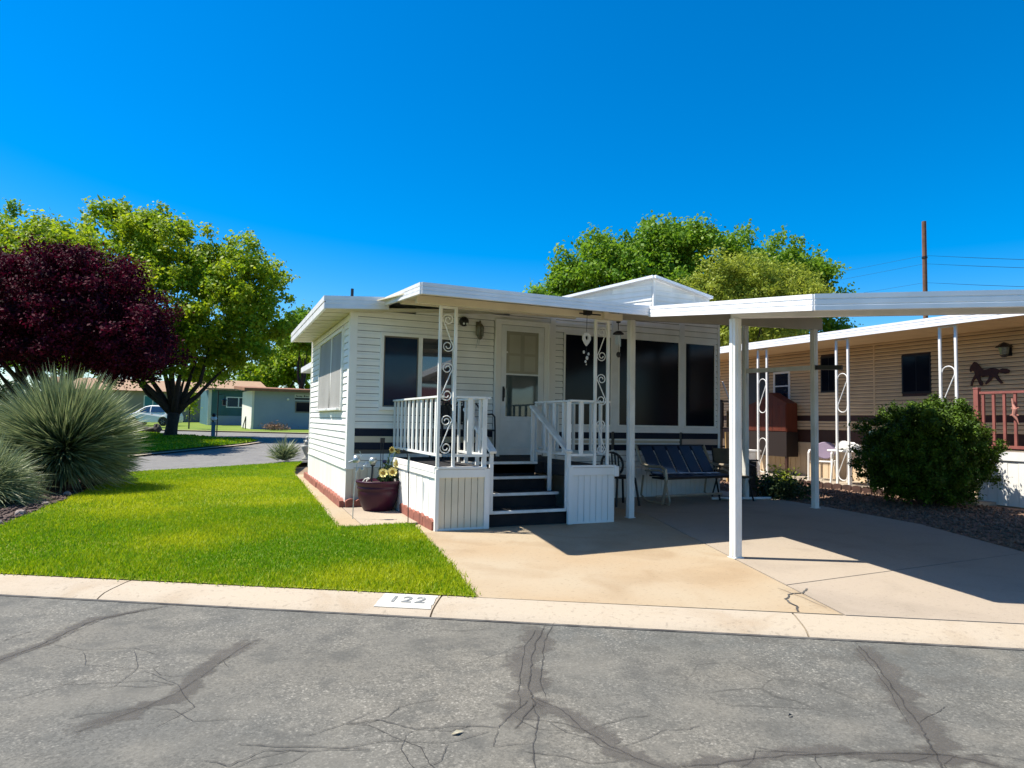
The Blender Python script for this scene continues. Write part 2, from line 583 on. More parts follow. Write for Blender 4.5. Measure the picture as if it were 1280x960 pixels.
# front yard
LAWN = [st(-9.5, 0.035)[:2], st(0.0, 0.035)[:2], (0.211, -3.921), (0.40, -2.4), (0.468, -1.861), (0.428, -1.722), (-0.161, -1.786), (-0.38, -1.748), (-0.318, -0.17), (-0.147, 4.384),
        (-0.1, 6.2), (0.1, 8.0), (0.517, 10.02), (-3.613, 6.689), (-3.545, 6.26), (-3.484, 4.622), (-3.60, 3.346), (-3.63, 1.673), (-3.716, 1.15), (-3.731, 0.587), (-3.779, -0.103), (-3.79, -0.706), (-4.3, -1.1), (-6.5, -0.6)]
drape('lawn', LAWN, 0.006, turf)
BED = [(-3.79, -0.71), (-3.779, -0.103), (-3.731, 0.587), (-3.716, 1.15), (-3.63, 1.673), (-3.6, 3.346), (-3.484, 4.622), (-3.545, 6.26), (-3.613, 6.689), (-6, 4.7), (-9, 2.3), (-9, 0.3), (-6.5, -0.59), (-4.3, -1.09)]
slab('planting_bed', BED, -0.1, 0.0, mulch)
slab('driveway_slab', [(0.06, -5.09), (2.165, -6.315), (3.03, -3.89), (3.735, -1.9), (3.735, 0.3), (0.6, 0.3), (0.6, -1.72), (0.478, -1.861), (0.41, -2.4), (0.221, -3.921)], -0.1, 0.0, conc_t)
slab('driveway_slab', [(2.182, -6.325), (4.72, -7.82), (5.885, -5.385), (2.446, -5.575)], -0.1, 0.0, conc_g)
slab('driveway_slab', [(2.455, -5.56), (5.9, -5.372), (6.73, -3.68), (7.03, -1.9), (7.09, -0.7), (7.1, 2.4), (6.3, 2.4), (6.3, 0.3), (3.75, 0.3), (3.75, -1.9), (3.045, -3.89)], -0.1, 0.0, conc_g)
slab('concrete_pad', [(-0.105, -1.77), (0.428, -1.715), (0.59, -1.71), (0.59, 0.3), (-0.02, 0.3), (-0.065, -0.2)], -0.1, 0.012, conc_p)
slab('concrete_strip', [(-0.39, -1.745), (-0.165, -1.78), (-0.115, -1.775), (-0.075, -0.2), (-0.03, 0.28), (0.15, 0.4), (0.15, 5.6), (-0.12, 5.6), (-0.15, 4.384), (-0.32, -0.17)], -0.1, 0.012, conc_t)
GRAV = [(4.75, -7.84), (5.91, -5.36), (6.74, -3.68), (7.04, -1.9), (7.1, -0.7), (7.11, 2.4), (9.7, 2.4), (9.7, -2.6), (10.1, -2.6), (10.1, -9), (8.5, -10.0)]
slab('gravel_bed', GRAV, -0.1, -0.01, gravelm)
slab('neighbour_patio', [(9.71, 9), (9.71, -2.59), (11.4, -2.59), (11.4, 9)], -0.1, 0.045, conc_g)


def inpoly(P, poly):
    x, y = P[:, 0], P[:, 1]
    c = np.zeros(len(P), bool)
    n = len(poly)
    for i in range(n):
        x1, y1 = poly[i]
        x2, y2 = poly[i - 1]
        m = ((y1 > y) != (y2 > y)) & (x < (x2 - x1) * (y - y1) / ((y2 - y1) if y2 != y1 else 1e-9) + x1)
        c ^= m
    return c


def polymesh(name, V, F, mat, tint=None, parent=None, kind=None, smooth=False):
    """V (n,3), F (m,k) -> one mesh, fast"""
    me = bpy.data.meshes.new(name)
    V = np.asarray(V, np.float32)
    if parent is not None:
        V = V - np.array(ROOT.get(parent.name, Vector((0, 0, 0))), np.float32)
    F = np.asarray(F, np.int32)
    m, k = F.shape
    me.vertices.add(len(V))
    me.vertices.foreach_set('co', V.ravel())
    me.loops.add(m * k)
    me.loops.foreach_set('vertex_index', F.ravel())
    me.polygons.add(m)
    me.polygons.foreach_set('loop_start', np.arange(0, m * k, k, dtype=np.int32))
    me.polygons.foreach_set('loop_total', np.full(m, k, np.int32))
    if smooth:
        me.polygons.foreach_set('use_smooth', np.ones(m, bool))
    me.update()
    if tint is not None:
        a = me.attributes.new('tint', 'FLOAT', 'FACE')
        a.data.foreach_set('value', np.asarray(tint, np.float32))
    me.materials.append(mat)
    o = link(name, me, parent)
    if kind:
        o['kind'] = kind
    return o


def unit(n):
    d = rng.normal(size=(n, 3))
    return d / np.linalg.norm(d, axis=1, keepdims=True)


def leaves(name, P, ln, wd, mat, N=None, nb=0.6, up=0.35, tint=None, parent=None, kind=None):
    """one small folded leaf at each point"""
    n = len(P)
    nr = unit(n)
    if N is not None:
        nr = nr + N * nb
    nr[:, 2] += up
    nr /= np.linalg.norm(nr, axis=1, keepdims=True)
    t = unit(n)
    t -= nr * (t * nr).sum(1, keepdims=True)
    t /= np.linalg.norm(t, axis=1, keepdims=True) + 1e-9
    b = np.cross(nr, t)
    s = rng.uniform(0.45, 1.5, (n, 1))
    L, Wd = ln * s / 2, wd * s / 2
    V = np.stack([P - t * L, P + b * Wd + nr * Wd * 0.25, P + t * L, P - b * Wd + nr * Wd * 0.25], 1).reshape(-1, 3)
    F = np.arange(4 * n).reshape(n, 4)
    if tint is None:
        tint = rng.random(n)
    return polymesh(name, V, F, mat, np.clip(tint, 0, 1), parent, kind)


# grass blades
def grass(name, poly, dens, hgt, mat, xr, yr, wdt=0.007):
    n0 = int((xr[1] - xr[0]) * (yr[1] - yr[0]) * dens(0))
    P = np.stack([rng.uniform(*xr, n0), rng.uniform(*yr, n0)], 1)
    d = np.hypot(P[:, 0] - CAM.x, P[:, 1] - CAM.y)
    P = P[inpoly(P + rng.normal(0, 0.022, P.shape), poly) & (rng.random(n0) < np.vectorize(dens)(d) / dens(0))]
    n = len(P)
    d = np.hypot(P[:, 0] - CAM.x, P[:, 1] - CAM.y)
    pn = np.sin(P[:, 0] * 1.9 + 1.3 * np.sin(P[:, 1] * 1.1)) + np.sin(P[:, 1] * 2.3 + P[:, 0] * 0.7) + 0.6 * np.sin(P[:, 0] * 6.1 + 2) * np.sin(P[:, 1] * 5.3)
    th = rng.uniform(0, 2 * np.pi, n)
    h = hgt * rng.uniform(0.5, 1.25, n) * (1 + 0.12 * pn)
    le = rng.uniform(0.1, 0.9, n) * h
    ph = rng.uniform(0, 2 * np.pi, n)
    wv = wdt * (0.7 + d / 12) * rng.uniform(0.7, 1.3, n)
    z0 = np.array([ter(a, b) for a, b in P]) + 0.004
    A = np.stack([P[:, 0] - np.cos(th) * wv, P[:, 1] - np.sin(th) * wv, z0], 1)
    B = np.stack([P[:, 0] + np.cos(th) * wv, P[:, 1] + np.sin(th) * wv, z0], 1)
    C = np.stack([P[:, 0] + np.cos(ph) * le, P[:, 1] + np.sin(ph) * le, z0 + h], 1)
    V = np.stack([A, B, C], 1).reshape(-1, 3)
    dry = np.zeros(n)
    for cx, cy, r_ in ((-1.5, 2.6, 1.0), (-2.6, 0.3, 0.8), (-0.9, 4.6, 0.9), (-0.6, -4.2, 0.5), (-1.9, -2.2, 0.45), (0.1, -2.6, 0.35), (-3.2, 2.0, 0.6), (-1.0, 0.8, 0.5)):
        dry += 0.55 * np.exp(-((P[:, 0] - cx) ** 2 + (P[:, 1] - cy) ** 2) / (r_ * r_))
    lush = 0.3 * np.exp(-((P[:, 0] + 0.6) ** 2 + (P[:, 1] + 2.9) ** 2) / 0.9) + 0.25 * np.exp(-((P[:, 0] + 2.4) ** 2 + (P[:, 1] + 1.2) ** 2) / 0.7)
    fine_ = 0.10 * np.sin(P[:, 0] * 13 + 3 * np.sin(P[:, 1] * 7)) * np.sin(P[:, 1] * 11 + 1)
    tint = np.clip(0.28 + 0.12 * pn + fine_ + dry - lush + rng.normal(0, 0.24, n), 0, 1)
    return polymesh(name, V, np.arange(3 * n).reshape(n, 3), mat, tint, kind='stuff')


grass('lawn_grass', LAWN, lambda d: 7500 if d < 7 else (5800 if d < 10 else 2800), 0.034, blade, (-5, 0.7), (-5.2, 10.1), 0.0042)
ISV = [(-9, 9.0), (-5.6, 10.6), (-4.42, 12.46), (-2.5, 16.2), (-0.87, 19.3), (-0.1, 21.5), (-0.5, 23.3), (-1.77, 24.4), (-6.23, 32.4), (-10, 34)]
g = grass('island_grass', ISV, lambda d: 260, 0.09, blade, (-10, 0), (9, 34), 0.012)
g.location.z = 0.06


# stones of the gravel bed and bark of the planting bed
def pebbles(name, poly, n, smin, smax, mat, xr, yr, z=0.0):
    P = np.stack([rng.uniform(*xr, n), rng.uniform(*yr, n)], 1)
    P = P[inpoly(P, poly)]
    n = len(P)
    s = rng.uniform(smin, smax, n)
    base = np.array([(1, 0, 0), (0, 1, 0), (-1, 0, 0), (0, -1, 0), (0, 0, 0.8), (0, 0, -0.8)], float)
    V = np.repeat(base[None], n, 0) * rng.uniform(0.6, 1.3, (n, 6, 1)) * s[:, None, None]
    a = rng.uniform(0, 6.28, n)
    ca, sa = np.cos(a)[:, None], np.sin(a)[:, None]
    x = V[:, :, 0] * ca - V[:, :, 1] * sa
    y = V[:, :, 0] * sa + V[:, :, 1] * ca
    V = np.stack([x + P[:, :1], y + P[:, 1:], V[:, :, 2] + z + s[:, None] * 0.3], 2).reshape(-1, 3)
    f = np.array([(0, 1, 4), (1, 2, 4), (2, 3, 4), (3, 0, 4), (1, 0, 5), (2, 1, 5), (3, 2, 5), (0, 3, 5)])
    F = (f[None] + 6 * np.arange(n)[:, None, None]).reshape(-1, 3)
    return polymesh(name, V, F, mat, kind='stuff')


pebbles('gravel', GRAV, 11000, 0.014, 0.038, gravelb, (4.7, 9.8), (-8, 2.4), -0.01)
pebbles('bark_chips', BED, 5000, 0.012, 0.04, mulch, (-6, -3.4), (-1.1, 6.7), 0.0)


# cracks and their sealer on the street
def ribbon(name, pts, wd, mat, z, jit=0.3, sub=5):
    pts = [Vector((p[0], p[1], 0)) for p in pts]
    q = []
    for i in range(len(pts) - 1):
        for k in range(sub):
            q.append(pts[i].lerp(pts[i + 1], k / sub))
    q.append(pts[-1])
    V, F, fade = [], [], []
    off = 0
    n_ = len(q)
    for i, p in enumerate(q):
        d = (q[min(i + 1, n_ - 1)] - q[max(i - 1, 0)]).normalized()
        n = Vector((-d.y, d.x, 0))
        off = off * 0.6 + random.uniform(-1, 1) * jit * wd * 0.6
        a = wd * random.uniform(0.6, 1.3) / 2
        b = wd * random.uniform(0.6, 1.3) / 2
        c = p + n * off
        V += [c + n * a, c + n * a * 0.3, c - n * b * 0.3, c - n * b]
        e = min(1, i / 3, (n_ - 1 - i) / 3)
        fade += [0, e, e, 0]
        if i:
            for t in range(3):
                F.append((4 * i - 4 + t, 4 * i - 3 + t, 4 * i + 1 + t, 4 * i + t))
    V = [(v.x, v.y, z) for v in V]
    me = bpy.data.meshes.new(name)
    me.from_pydata(V, [], F)
    if me.polygons and sum(p.normal.z for p in me.polygons) < 0:
        me.flip_normals()
    at = me.attributes.new('fade', 'FLOAT', 'POINT')
    at.data.foreach_set('value', fade)
    me.materials.append(mat)
    return tag(link(name, me), kind='structure')


ZR = -0.05
softc = soft('worn_crack', (0.034, 0.032, 0.029), (0.06, 0.055, 0.05), 0.7)
b1 = [st(-2.02, 0.42)[:2], (-2.33, -4.59), (-2.44, -4.81), (-2.53, -5.01), (-2.67, -5.21), (-2.9, -5.6)]
b2 = [(0.30, -5.66), (0.06, -5.98), (-0.12, -6.31), (-0.24, -6.55), (-0.3, -6.72), (-0.5, -6.95)]
b3 = [(1.89, -6.64), (1.67, -6.94), (1.42, -7.24), (1.17, -7.52), (1.02, -7.69), (0.88, -7.84)]
b4 = [(-0.05, -7.42), (0.13, -7.46), (0.34, -7.49), (0.54, -7.54), (0.75, -7.63), (0.98, -7.73), (1.08, -7.81), (1.16, -7.95)]
b5 = [(-1.4, -5.32), (-1.56, -5.55), (-1.69, -5.82), (-1.79, -6.0), (-1.92, -6.13), (-2.2, -6.33)]
b2r = [(-0.28, -6.66), (-0.21, -6.8), (-0.21, -7.05), (-0.19, -7.2), (-0.14, -7.32), (-0.06, -7.5)]
ribbon('crack_seal', b1, 0.12, seals, ZR + 0.0012)
ribbon('crack_seal', b2, 0.24, seals, ZR + 0.0016)
ribbon('crack_seal', b3, 0.18, seals, ZR + 0.002)
ribbon('crack_seal', b4, 0.12, seals, ZR + 0.0024)
ribbon('crack_seal', b5, 0.17, seals, ZR + 0.0028)
ribbon('crack_seal', b2r, 0.15, seals, ZR + 0.0032)
CR = [(b1, 0.012), ([(p[0] + 0.05, p[1] + 0.02) for p in b1[:5]], 0.009), ([(-2.61, -4.7), (-2.7, -4.79), (-2.75, -4.89)], 0.01),
      (b2, 0.012), ([(p[0] + 0.075, p[1] + 0.02) for p in b2[:5]], 0.009), ([(p[0] - 0.075, p[1] - 0.03) for p in b2[:5]], 0.007), (b2r, 0.009),
      ([(-0.28, -6.66), (-0.44, -6.78), (-0.54, -6.88), (-0.7, -6.8), (-0.87, -6.77), (-1.0, -6.62), (-1.14, -6.61), (-1.3, -6.66)], 0.009),
      ([(-0.3, -6.7), (-0.35, -6.87), (-0.46, -7.06), (-0.57, -7.3)], 0.009), ([(-0.54, -6.88), (-0.78, -6.93), (-1.01, -6.81), (-1.2, -6.82)], 0.007),
      ([(-0.44, -6.78), (-0.4, -6.95), (-0.2, -7.05)], 0.007), ([(-0.54, -6.88), (-0.62, -7.02), (-0.46, -7.06)], 0.007), ([(-0.78, -6.93), (-0.85, -7.05), (-1.0, -7.1)], 0.007),
      (b3, 0.013), ([(p[0] - 0.05, p[1] - 0.01) for p in b3[:4]], 0.007), (b4, 0.01), ([(-1.57, -6.62), (-1.44, -6.7), (-1.26, -6.77), (-1.06, -6.88)], 0.009),
      ([(-1.68, -6.71), (-1.58, -6.8), (-1.46, -6.73), (-1.3, -6.78)], 0.009), (b5, 0.007), ([(-0.02, -5.62), (-0.25, -5.62), (-0.4, -5.52)], 0.009),
      ([(-1.92, -6.13), (-1.8, -6.2), (-1.72, -6.35), (-1.5, -6.4)], 0.006), ([(-2.5, -5.0), (-2.3, -5.2), (-2.05, -5.25), (-1.9, -5.45)], 0.006), ([(-2.3, -5.2), (-2.25, -5.45), (-2.0, -5.6), (-1.8, -5.62)], 0.006),
      ([(-2.05, -5.25), (-2.0, -5.6), (-2.1, -5.9)], 0.006), ([(-2.0, -5.6), (-1.8, -5.9), (-1.72, -6.2), (-1.9, -6.4)], 0.006)]
for pts, wd in CR:
    ribbon('street_crack', pts, wd * 0.85, softc, ZR + 0.0045, 1.2, 8)
# finer cracks wandering off the long ones
for k in range(28):
    src = random.choice([b2, b2r, b4, b3, b5, [(-0.54, -6.88), (-0.87, -6.77), (-1.14, -6.61)], [(-1.57, -6.62), (-1.26, -6.77), (-1.06, -6.88)], [(-2.3, -5.2), (-2.0, -5.6), (-1.8, -5.9)]])
    p = Vector(random.choice(src[1:]))
    a = random.uniform(0, 6.28)
    q_ = [tuple(p)]
    for t in range(random.randint(2, 5)):
        a += random.uniform(-0.7, 0.7)
        p = p + Vector((math.cos(a), math.sin(a))) * random.uniform(0.06, 0.16)
        if (p - Vector((S0.x, S0.y))).dot(Vector((SN.x, SN.y))) < 0.5:
            break
        q_.append(tuple(p))
    if len(q_) > 1:
        ribbon('street_crack', q_, 0.0055, softc, ZR + 0.0035, 1.0, 6)
ribbon('slab_crack', [(2.50, -5.72), (2.36, -5.80), (2.22, -5.80), (2.1, -5.88), (2.03, -6.05), (1.94, -6.17)], 0.016, crackm, 0.004, 1.0, 5)
ribbon('slab_crack', [(2.3, -5.62), (2.27, -5.9), (2.2, -6.15)], 0.008, conc_p, 0.004, 1.0, 5)
# house number painted on the kerb
zk = lambda n: -0.002 - 0.012 * (n - 0.10) / 0.14 if n > 0.1 else -0.002
MBp = MB()
ns = [0.055, 0.10, 0.24, 0.31]
zz = [0.0, -0.002, -0.014, -0.024]
for i in range(3):
    MBp.add([st(-0.655, ns[i], zz[i] + 0.004), st(-0.275, ns[i], zz[i] + 0.004), st(-0.265, ns[i + 1], zz[i + 1] + 0.004), st(-0.66, ns[i + 1], zz[i + 1] + 0.004)], [(0, 1, 2, 3)])
plate = tag(MBp.build('kerb_number', paintw), 'white painted kerb panel with the faded grey number 122', 'house number')
cu = bpy.data.curves.new('numeral', 'FONT')
cu.body = '122'
cu.size = 0.15
cu.space_character = 1.25
cu.align_x = 'CENTER'
cu.align_y = 'CENTER'
cu.offset = 0.003
tmp = bpy.data.objects.new('numeral', cu)
COL.objects.link(tmp)
bpy.context.view_layer.update()
me = bpy.data.meshes.new_from_object(tmp.evaluated_get(bpy.context.evaluated_depsgraph_get()))
bpy.data.objects.remove(tmp)
me.materials.clear()
me.materials.append(paintg)
num = link('numeral', me, plate)
xa = SD.copy()
ya = (-SN + Vector((0, 0, 0.0857))).normalized()
za = xa.cross(ya)
mm = Matrix.Identity(4)
for i, v in enumerate((xa, ya, za)):
    for k in range(3):
        mm[k][i] = v[k]
mm.translation = Vector(st(-0.462, 0.175, -0.0085 + 0.0072))
num.matrix_local = mm

# ================================================================== the white park home
HOUSE = thing('park_home', 'white clapboard park home with navy stripes and flat eaves in the middle', 'house')
wt = lambda x: 2.745 + 0.066 * x           # wall top along the front
MB().add([(0.004, 0.006, 0.5), (6.6, 0.006, 0.5), (6.6, 0.006, wt(6.6)), (0.004, 0.006, wt(0)), (0.004, 4.28, 0.5), (6.6, 6.0, 0.5), (6.6, 6.0, wt(6.6)), (0.004, 4.28, wt(0))],
         [(0, 1, 2, 3), (5, 4, 7, 6), (4, 0, 3, 7), (1, 5, 6, 2), (3, 2, 6, 7), (0, 4, 5, 1)]).build('wall', core, HOUSE)
MB().box(0.45, 3.0, 4.29, 8.2, 0.0, 2.45).build('wall', white, HOUSE)
LAP = [(0, 0.008), (0.015, 0.008), (0.0145, 0.062), (0.006, 0.074), (0.0055, 0.1), (0, 0.1)]


def siding(plane, a0, a1, z0, z1, openings, mat, parent, clip=None, pitch=0.1, prof=LAP):
    z = z0
    k = pitch / 0.1
    while z < z1 - 0.02:
        segs = [(a0, a1)]
        lo = z + 0.012
        hi = z + pitch - 0.012
        for (o0, o1, oz0, oz1) in openings:
            if min(oz1, z + pitch) - max(oz0, z) > 0.062:
                ns = []
                for s0, s1 in segs:
                    if o0 > s0:
                        ns.append((s0, min(s1, o0)))
                    if o1 < s1:
                        ns.append((max(s0, o1), s1))
                segs = [s for s in ns if s[1] - s[0] > 0.02]
        for s0, s1 in segs:
            if clip:
                s0 = max(s0, clip(z + 0.012))
                if s1 - s0 < 0.05:
                    continue
            m = MB()
            pf = [(a, b * k) for a, b in prof]
            if plane[0] == 'y':
                m.extrude((s0, plane[1], z), (s1, plane[1], z), (0, -1, 0), pf)
            else:
                m.extrude((plane[1], s0, z), (plane[1], s1, z), (-1, 0, 0), pf)
            m.build('siding_board', mat, parent)
        z += pitch


clipf = lambda z: (z - 2.75) / 0.066
siding(('y', 0.004), 0.09, 3.16, 1.1, 2.95, [(0.42, 1.56, 1.37, 2.50), (2.19, 3.15, 0, 2.84)], white, HOUSE, clipf)
siding(('y', 0.004), 0.09, 2.19, 0.545, 0.745, [], white, HOUSE)
siding(('y', 0.004), 3.27, 6.53, 1.1, 3.16, [(3.41, 6.53, 1.0, 2.705)], white, HOUSE, clipf)
siding(('y', 0.004), 6.53, 6.6, 1.1, 3.16, [], white, HOUSE, None)
siding(('y', 0.004), 3.27, 6.6, 0.5, 0.78, [], white, HOUSE)
siding(('x', 0.004), 0.10, 4.24, 0.545, 2.80, [(0.52, 2.96, 1.385, 2.575)], white, HOUSE)
# corner posts and vertical joints
m = MB().poly3([(-0.018, -0.018, 0.53), (0.09, -0.018, 0.53), (0.09, 0.004, 0.53), (0.004, 0.004, 0.53), (0.004, 0.10, 0.53), (-0.018, 0.10, 0.53)], (0, 0, 2.23))
m.build('corner_trim', white, HOUSE)
MB().box(-0.018, 0.004, 4.24, 4.30, 0.53, 2.76).build('corner_trim', white, HOUSE)
MB().box(3.165, 3.265, -0.02, 0.006, 0.5, 2.94).build('joint_trim', white, HOUSE)
MB().box(6.585, 6.63, -0.02, 0.3, 0.0, 3.12).build('corner_trim', white, HOUSE)
for xj in (4.335, 5.735):
    MB().box(xj, xj + 0.12 if xj < 5 else xj + 0.1, -0.022, 0.006, 1.1, 2.99 if xj < 5 else 3.08).build('joint_trim', trimw, HOUSE)
# stripes
for z0, z1, mt in ((0.802, 0.906, navy), (0.906, 0.996, beige_st), (0.996, 1.098, navy)):
    MB().box(0.09, 2.19, -0.012, 0.004, z0 + 0.002, z1 - 0.002).build('stripe_band', mt, HOUSE)
for x0, x1 in ((3.27, 4.335), (4.40, 5.735), (5.80, 6.585)):
    MB().box(x0, x1, -0.012, 0.004, 0.785, 0.880).build('stripe_band', navy, HOUSE)
    MB().box(x0, x1, -0.012, 0.004, 0.985, 1.085).build('stripe_band', navy, HOUSE)
    MB().box(x0, x1, -0.010, 0.004, 0.882, 0.983).build('stripe_band', rosy_st if x0 > 5 else beige_st, HOUSE)
    MB().box(x0, x1, -0.024, 0.004, 1.087, 1.185).build('sill_trim', trimw, HOUSE)
    if x0 < 5:
        MB().box(x0, x1, -0.02, -0.010, 0.955, 0.978).build('moulding', trimw, HOUSE)
        MB().box(x0, x1, -0.02, -0.010, 0.888, 0.908).build('moulding', trimw, HOUSE)
    MB().box(x0 + 0.02, x0 + 0.055, -0.018, 0.004, 0.45, 0.785).build('moulding', trimw, HOUSE)


def ribbed(name, mat, parent, p0, p1, out, z0, z1, pitch=0.075, depth=0.012):
    """vertical ribbed sheet from p0 to p1"""
    p0, p1 = Vector((*p0, 0)), Vector((*p1, 0))
    L = (p1 - p0).length
    d = (p1 - p0) / L
    n = max(2, int(L / pitch))
    pr = []
    for i in range(n):
        a, b = L * i / n, L * (i + 1) / n
        pr += [(a, 0), (b - 0.016, 0), (b - 0.012, -depth), (b - 0.002, -depth)]
    pr.append((L, 0))
    o = Vector((*out, 0))
    pts = [p0 + d * a + o * b for a, b in pr]
    vs = [(p.x, p.y, z0) for p in pts] + [(p.x, p.y, z1) for p in pts]
    k = len(pts)
    return MB().add(vs, [(i, i + 1, k + i + 1, k + i) for i in range(k - 1)]).build(name, mat, parent)


ribbed('skirting', white, HOUSE, (-0.012, 4.28), (-0.012, 0.0), (-1, 0), 0.0, 0.545, 0.10)
ribbed('skirting', cream, HOUSE, (-0.012, -0.012), (2.2, -0.012), (0, -1), 0.0, 0.55, 0.10)
ribbed('skirting', white, HOUSE, (3.0, -0.012), (6.6, -0.012), (0, -1), 0.0, 0.5, 0.10)
MB().box(-0.03, 0.004, 0.0, 4.28, 0.53, 0.55).build('skirting_rail', white, HOUSE)


def window(name, x0, x1, z0, z1, y, panes, fmat, parent, fw=0.05, dep=0.045, inset=0.012):
    """front-facing window; panes: list of (x0, x1, z0, z1, material)"""
    m = MB()
    m.box(x0, x1, y - dep, y, z1 - fw, z1).box(x0, x1, y - dep - 0.008, y, z0, z0 + fw)
    m.box(x0, x0 + fw, y - dep + 0.001, y, z0 + fw, z1 - fw).box(x1 - fw, x1, y - dep + 0.001, y, z0 + fw, z1 - fw)
    wnd = m.build(name, fmat, parent, bev=0.004)
    for a, b, c, d, mt in panes:
        MB().box(a, b, y - inset - 0.006, y - inset, c, d).build('pane', mt, wnd)
    return wnd


wn = window('window', 0.42, 1.56, 1.37, 2.50, 0.0, [(0.47, 1.0, 1.42, 2.45, glass_blue), (1.04, 1.51, 1.42, 2.45, glass_mid)], white, HOUSE)
MB().box(0.985, 1.045, -0.04, 0.0, 1.42, 2.45).build('mullion', white, wn)
MB().box(0.47, 0.487, -0.03, -0.018, 1.42, 2.45).build('screen_frame', bronze, wn)
MB().box(0.968, 0.985, -0.03, -0.018, 1.42, 2.45).build('screen_frame', bronze, wn)
MB().box(0.487, 0.968, -0.03, -0.018, 2.43, 2.45).build('screen_frame', bronze, wn)
MB().box(0.487, 0.968, -0.03, -0.018, 1.42, 1.44).build('screen_frame', bronze, wn)
# picture windows with dark sun screens
for a, b in ((3.42, 4.335), (4.455, 5.735), (5.835, 6.53)):
    window('picture_window', a, b, 1.185, 2.705, 0.004, [(a + 0.03, b - 0.03, 1.21, 2.675, glass_dark)], white, HOUSE, 0.03, 0.03, 0.01)
# left window with two awning sun screens
m = MB()
m.box(-0.04, 0.004, 0.50, 2.98, 2.555, 2.60).box(-0.045, 0.004, 0.50, 2.98, 1.36, 1.40).box(-0.04, 0.004, 0.50, 0.55, 1.40, 2.555).box(-0.04, 0.004, 2.93, 2.98, 1.40, 2.555).box(-0.035, 0.004, 1.55, 1.60, 1.40, 2.555)
wl = m.build('window', white, HOUSE)
for a, b in ((0.555, 1.545), (1.605, 2.925)):
    MB().add([(-0.022, a, 2.55), (-0.022, b, 2.55), (-0.045, b, 1.40), (-0.045, a, 1.40)], [(0, 1, 2, 3)]).build('sun_screen', screen, wl)
    MB().box(-0.085, -0.02, a + 0.01, b - 0.01, 1.365, 1.40).build('screen_bar', trimw, wl, bev=0.005)
# storm door
dr = MB()
dr.box(2.20, 2.30, -0.05, 0.0, 0.70, 2.83).box(3.05, 3.145, -0.05, 0.0, 0.70, 2.83).box(2.30, 3.05, -0.05, 0.0, 2.75, 2.83)
dr.box(2.20, 2.225, -0.065, -0.05, 0.70, 2.83).box(3.12, 3.145, -0.065, -0.05, 0.70, 2.83).box(2.225, 3.12, -0.065, -0.05, 2.805, 2.83)
DF = dr.build('door_frame', white, HOUSE)
m = MB()
m.box(2.305, 2.395, -0.04, -0.005, 0.72, 2.745).box(2.955, 3.045, -0.04, -0.005, 0.72, 2.745)
m.box(2.395, 2.955, -0.04, -0.005, 2.655, 2.745).box(2.395, 2.955, -0.04, -0.005, 1.24, 1.32).box(2.395, 2.955, -0.033, -0.005, 0.82, 1.24).box(2.395, 2.955, -0.04, -0.005, 0.72, 0.82).box(2.395, 2.955, -0.042, -0.005, 1.965, 1.99)
D = m.build('door', trimw, HOUSE, bev=0.004)
inner = M('inner_door', (0.36, 0.34, 0.25), 0.06, (0.30, 0.29, 0.22), 2, spec=1.0)
MB().box(2.395, 2.955, -0.022, -0.015, 1.99, 2.655).build('pane', inner, D)
m = MB()
for z0, z1 in ((2.03, 2.27), (2.31, 2.60)):
    for x0, x1 in ((2.45, 2.64), (2.71, 2.90)):
        m.box(x0, x1, -0.0245, -0.0225, z0, z1)
m.build('door_panel', M('inner_panel', (0.42, 0.40, 0.31), 0.2, (0.36, 0.34, 0.26), 2), D)
lowp = M('lower_glass', (0.035, 0.06, 0.06), 0.04, (0.07, 0.09, 0.085), 3, spec=1.0)
MB().box(2.395, 2.955, -0.022, -0.015, 1.32, 1.965).build('pane', lowp, D)
m = MB().box(2.335, 2.36, -0.055, -0.04, 1.55, 1.78)
m.tube([(2.348, -0.055, 1.76), (2.348, -0.09, 1.74), (2.348, -0.09, 1.62), (2.348, -0.055, 1.60)], 0.01)
m.build('handle', black, D)
MB().ball((2.41, -0.03, 2.32), 0.014).build('sun_spot_ball', trimw, D)  # small white ball standing in for a spot of sunlight

# ---- flat roofs: house, porch
FP = [(0, 0), (0.016, 0), (0.016, -0.28), (0.010, -0.31), (0.010, -0.36), (0.016, -0.39), (0.016, -0.62), (0.011, -0.65), (0.011, -0.70), (0.018, -0.73), (0.018, -1), (-0.02, -1), (-0.02, -0.94), (0, -0.94)]


def fascia(parent, p0, p1, out, h, mat, name='fascia'):
    return MB().extrude(p0, p1, out, [(a, b * h) for a, b in FP]).build(name, mat, parent)


rz = lambda p: 2.905 + 0.066 * (p[0] + 0.41)
RP = [(-0.41, -0.3), (3.2, -0.3), (3.2, 4.2), (-0.41, 4.2)]
HR = MB().prism(RP, lambda p: rz(p) - 0.05, rz).build('roof', roofm, HOUSE)
fascia(HR, (-0.41, -0.3, rz((-0.41, 0))), (0.46, -0.3, rz((0.46, 0))), (0, -1, 0), 0.175, fasc)
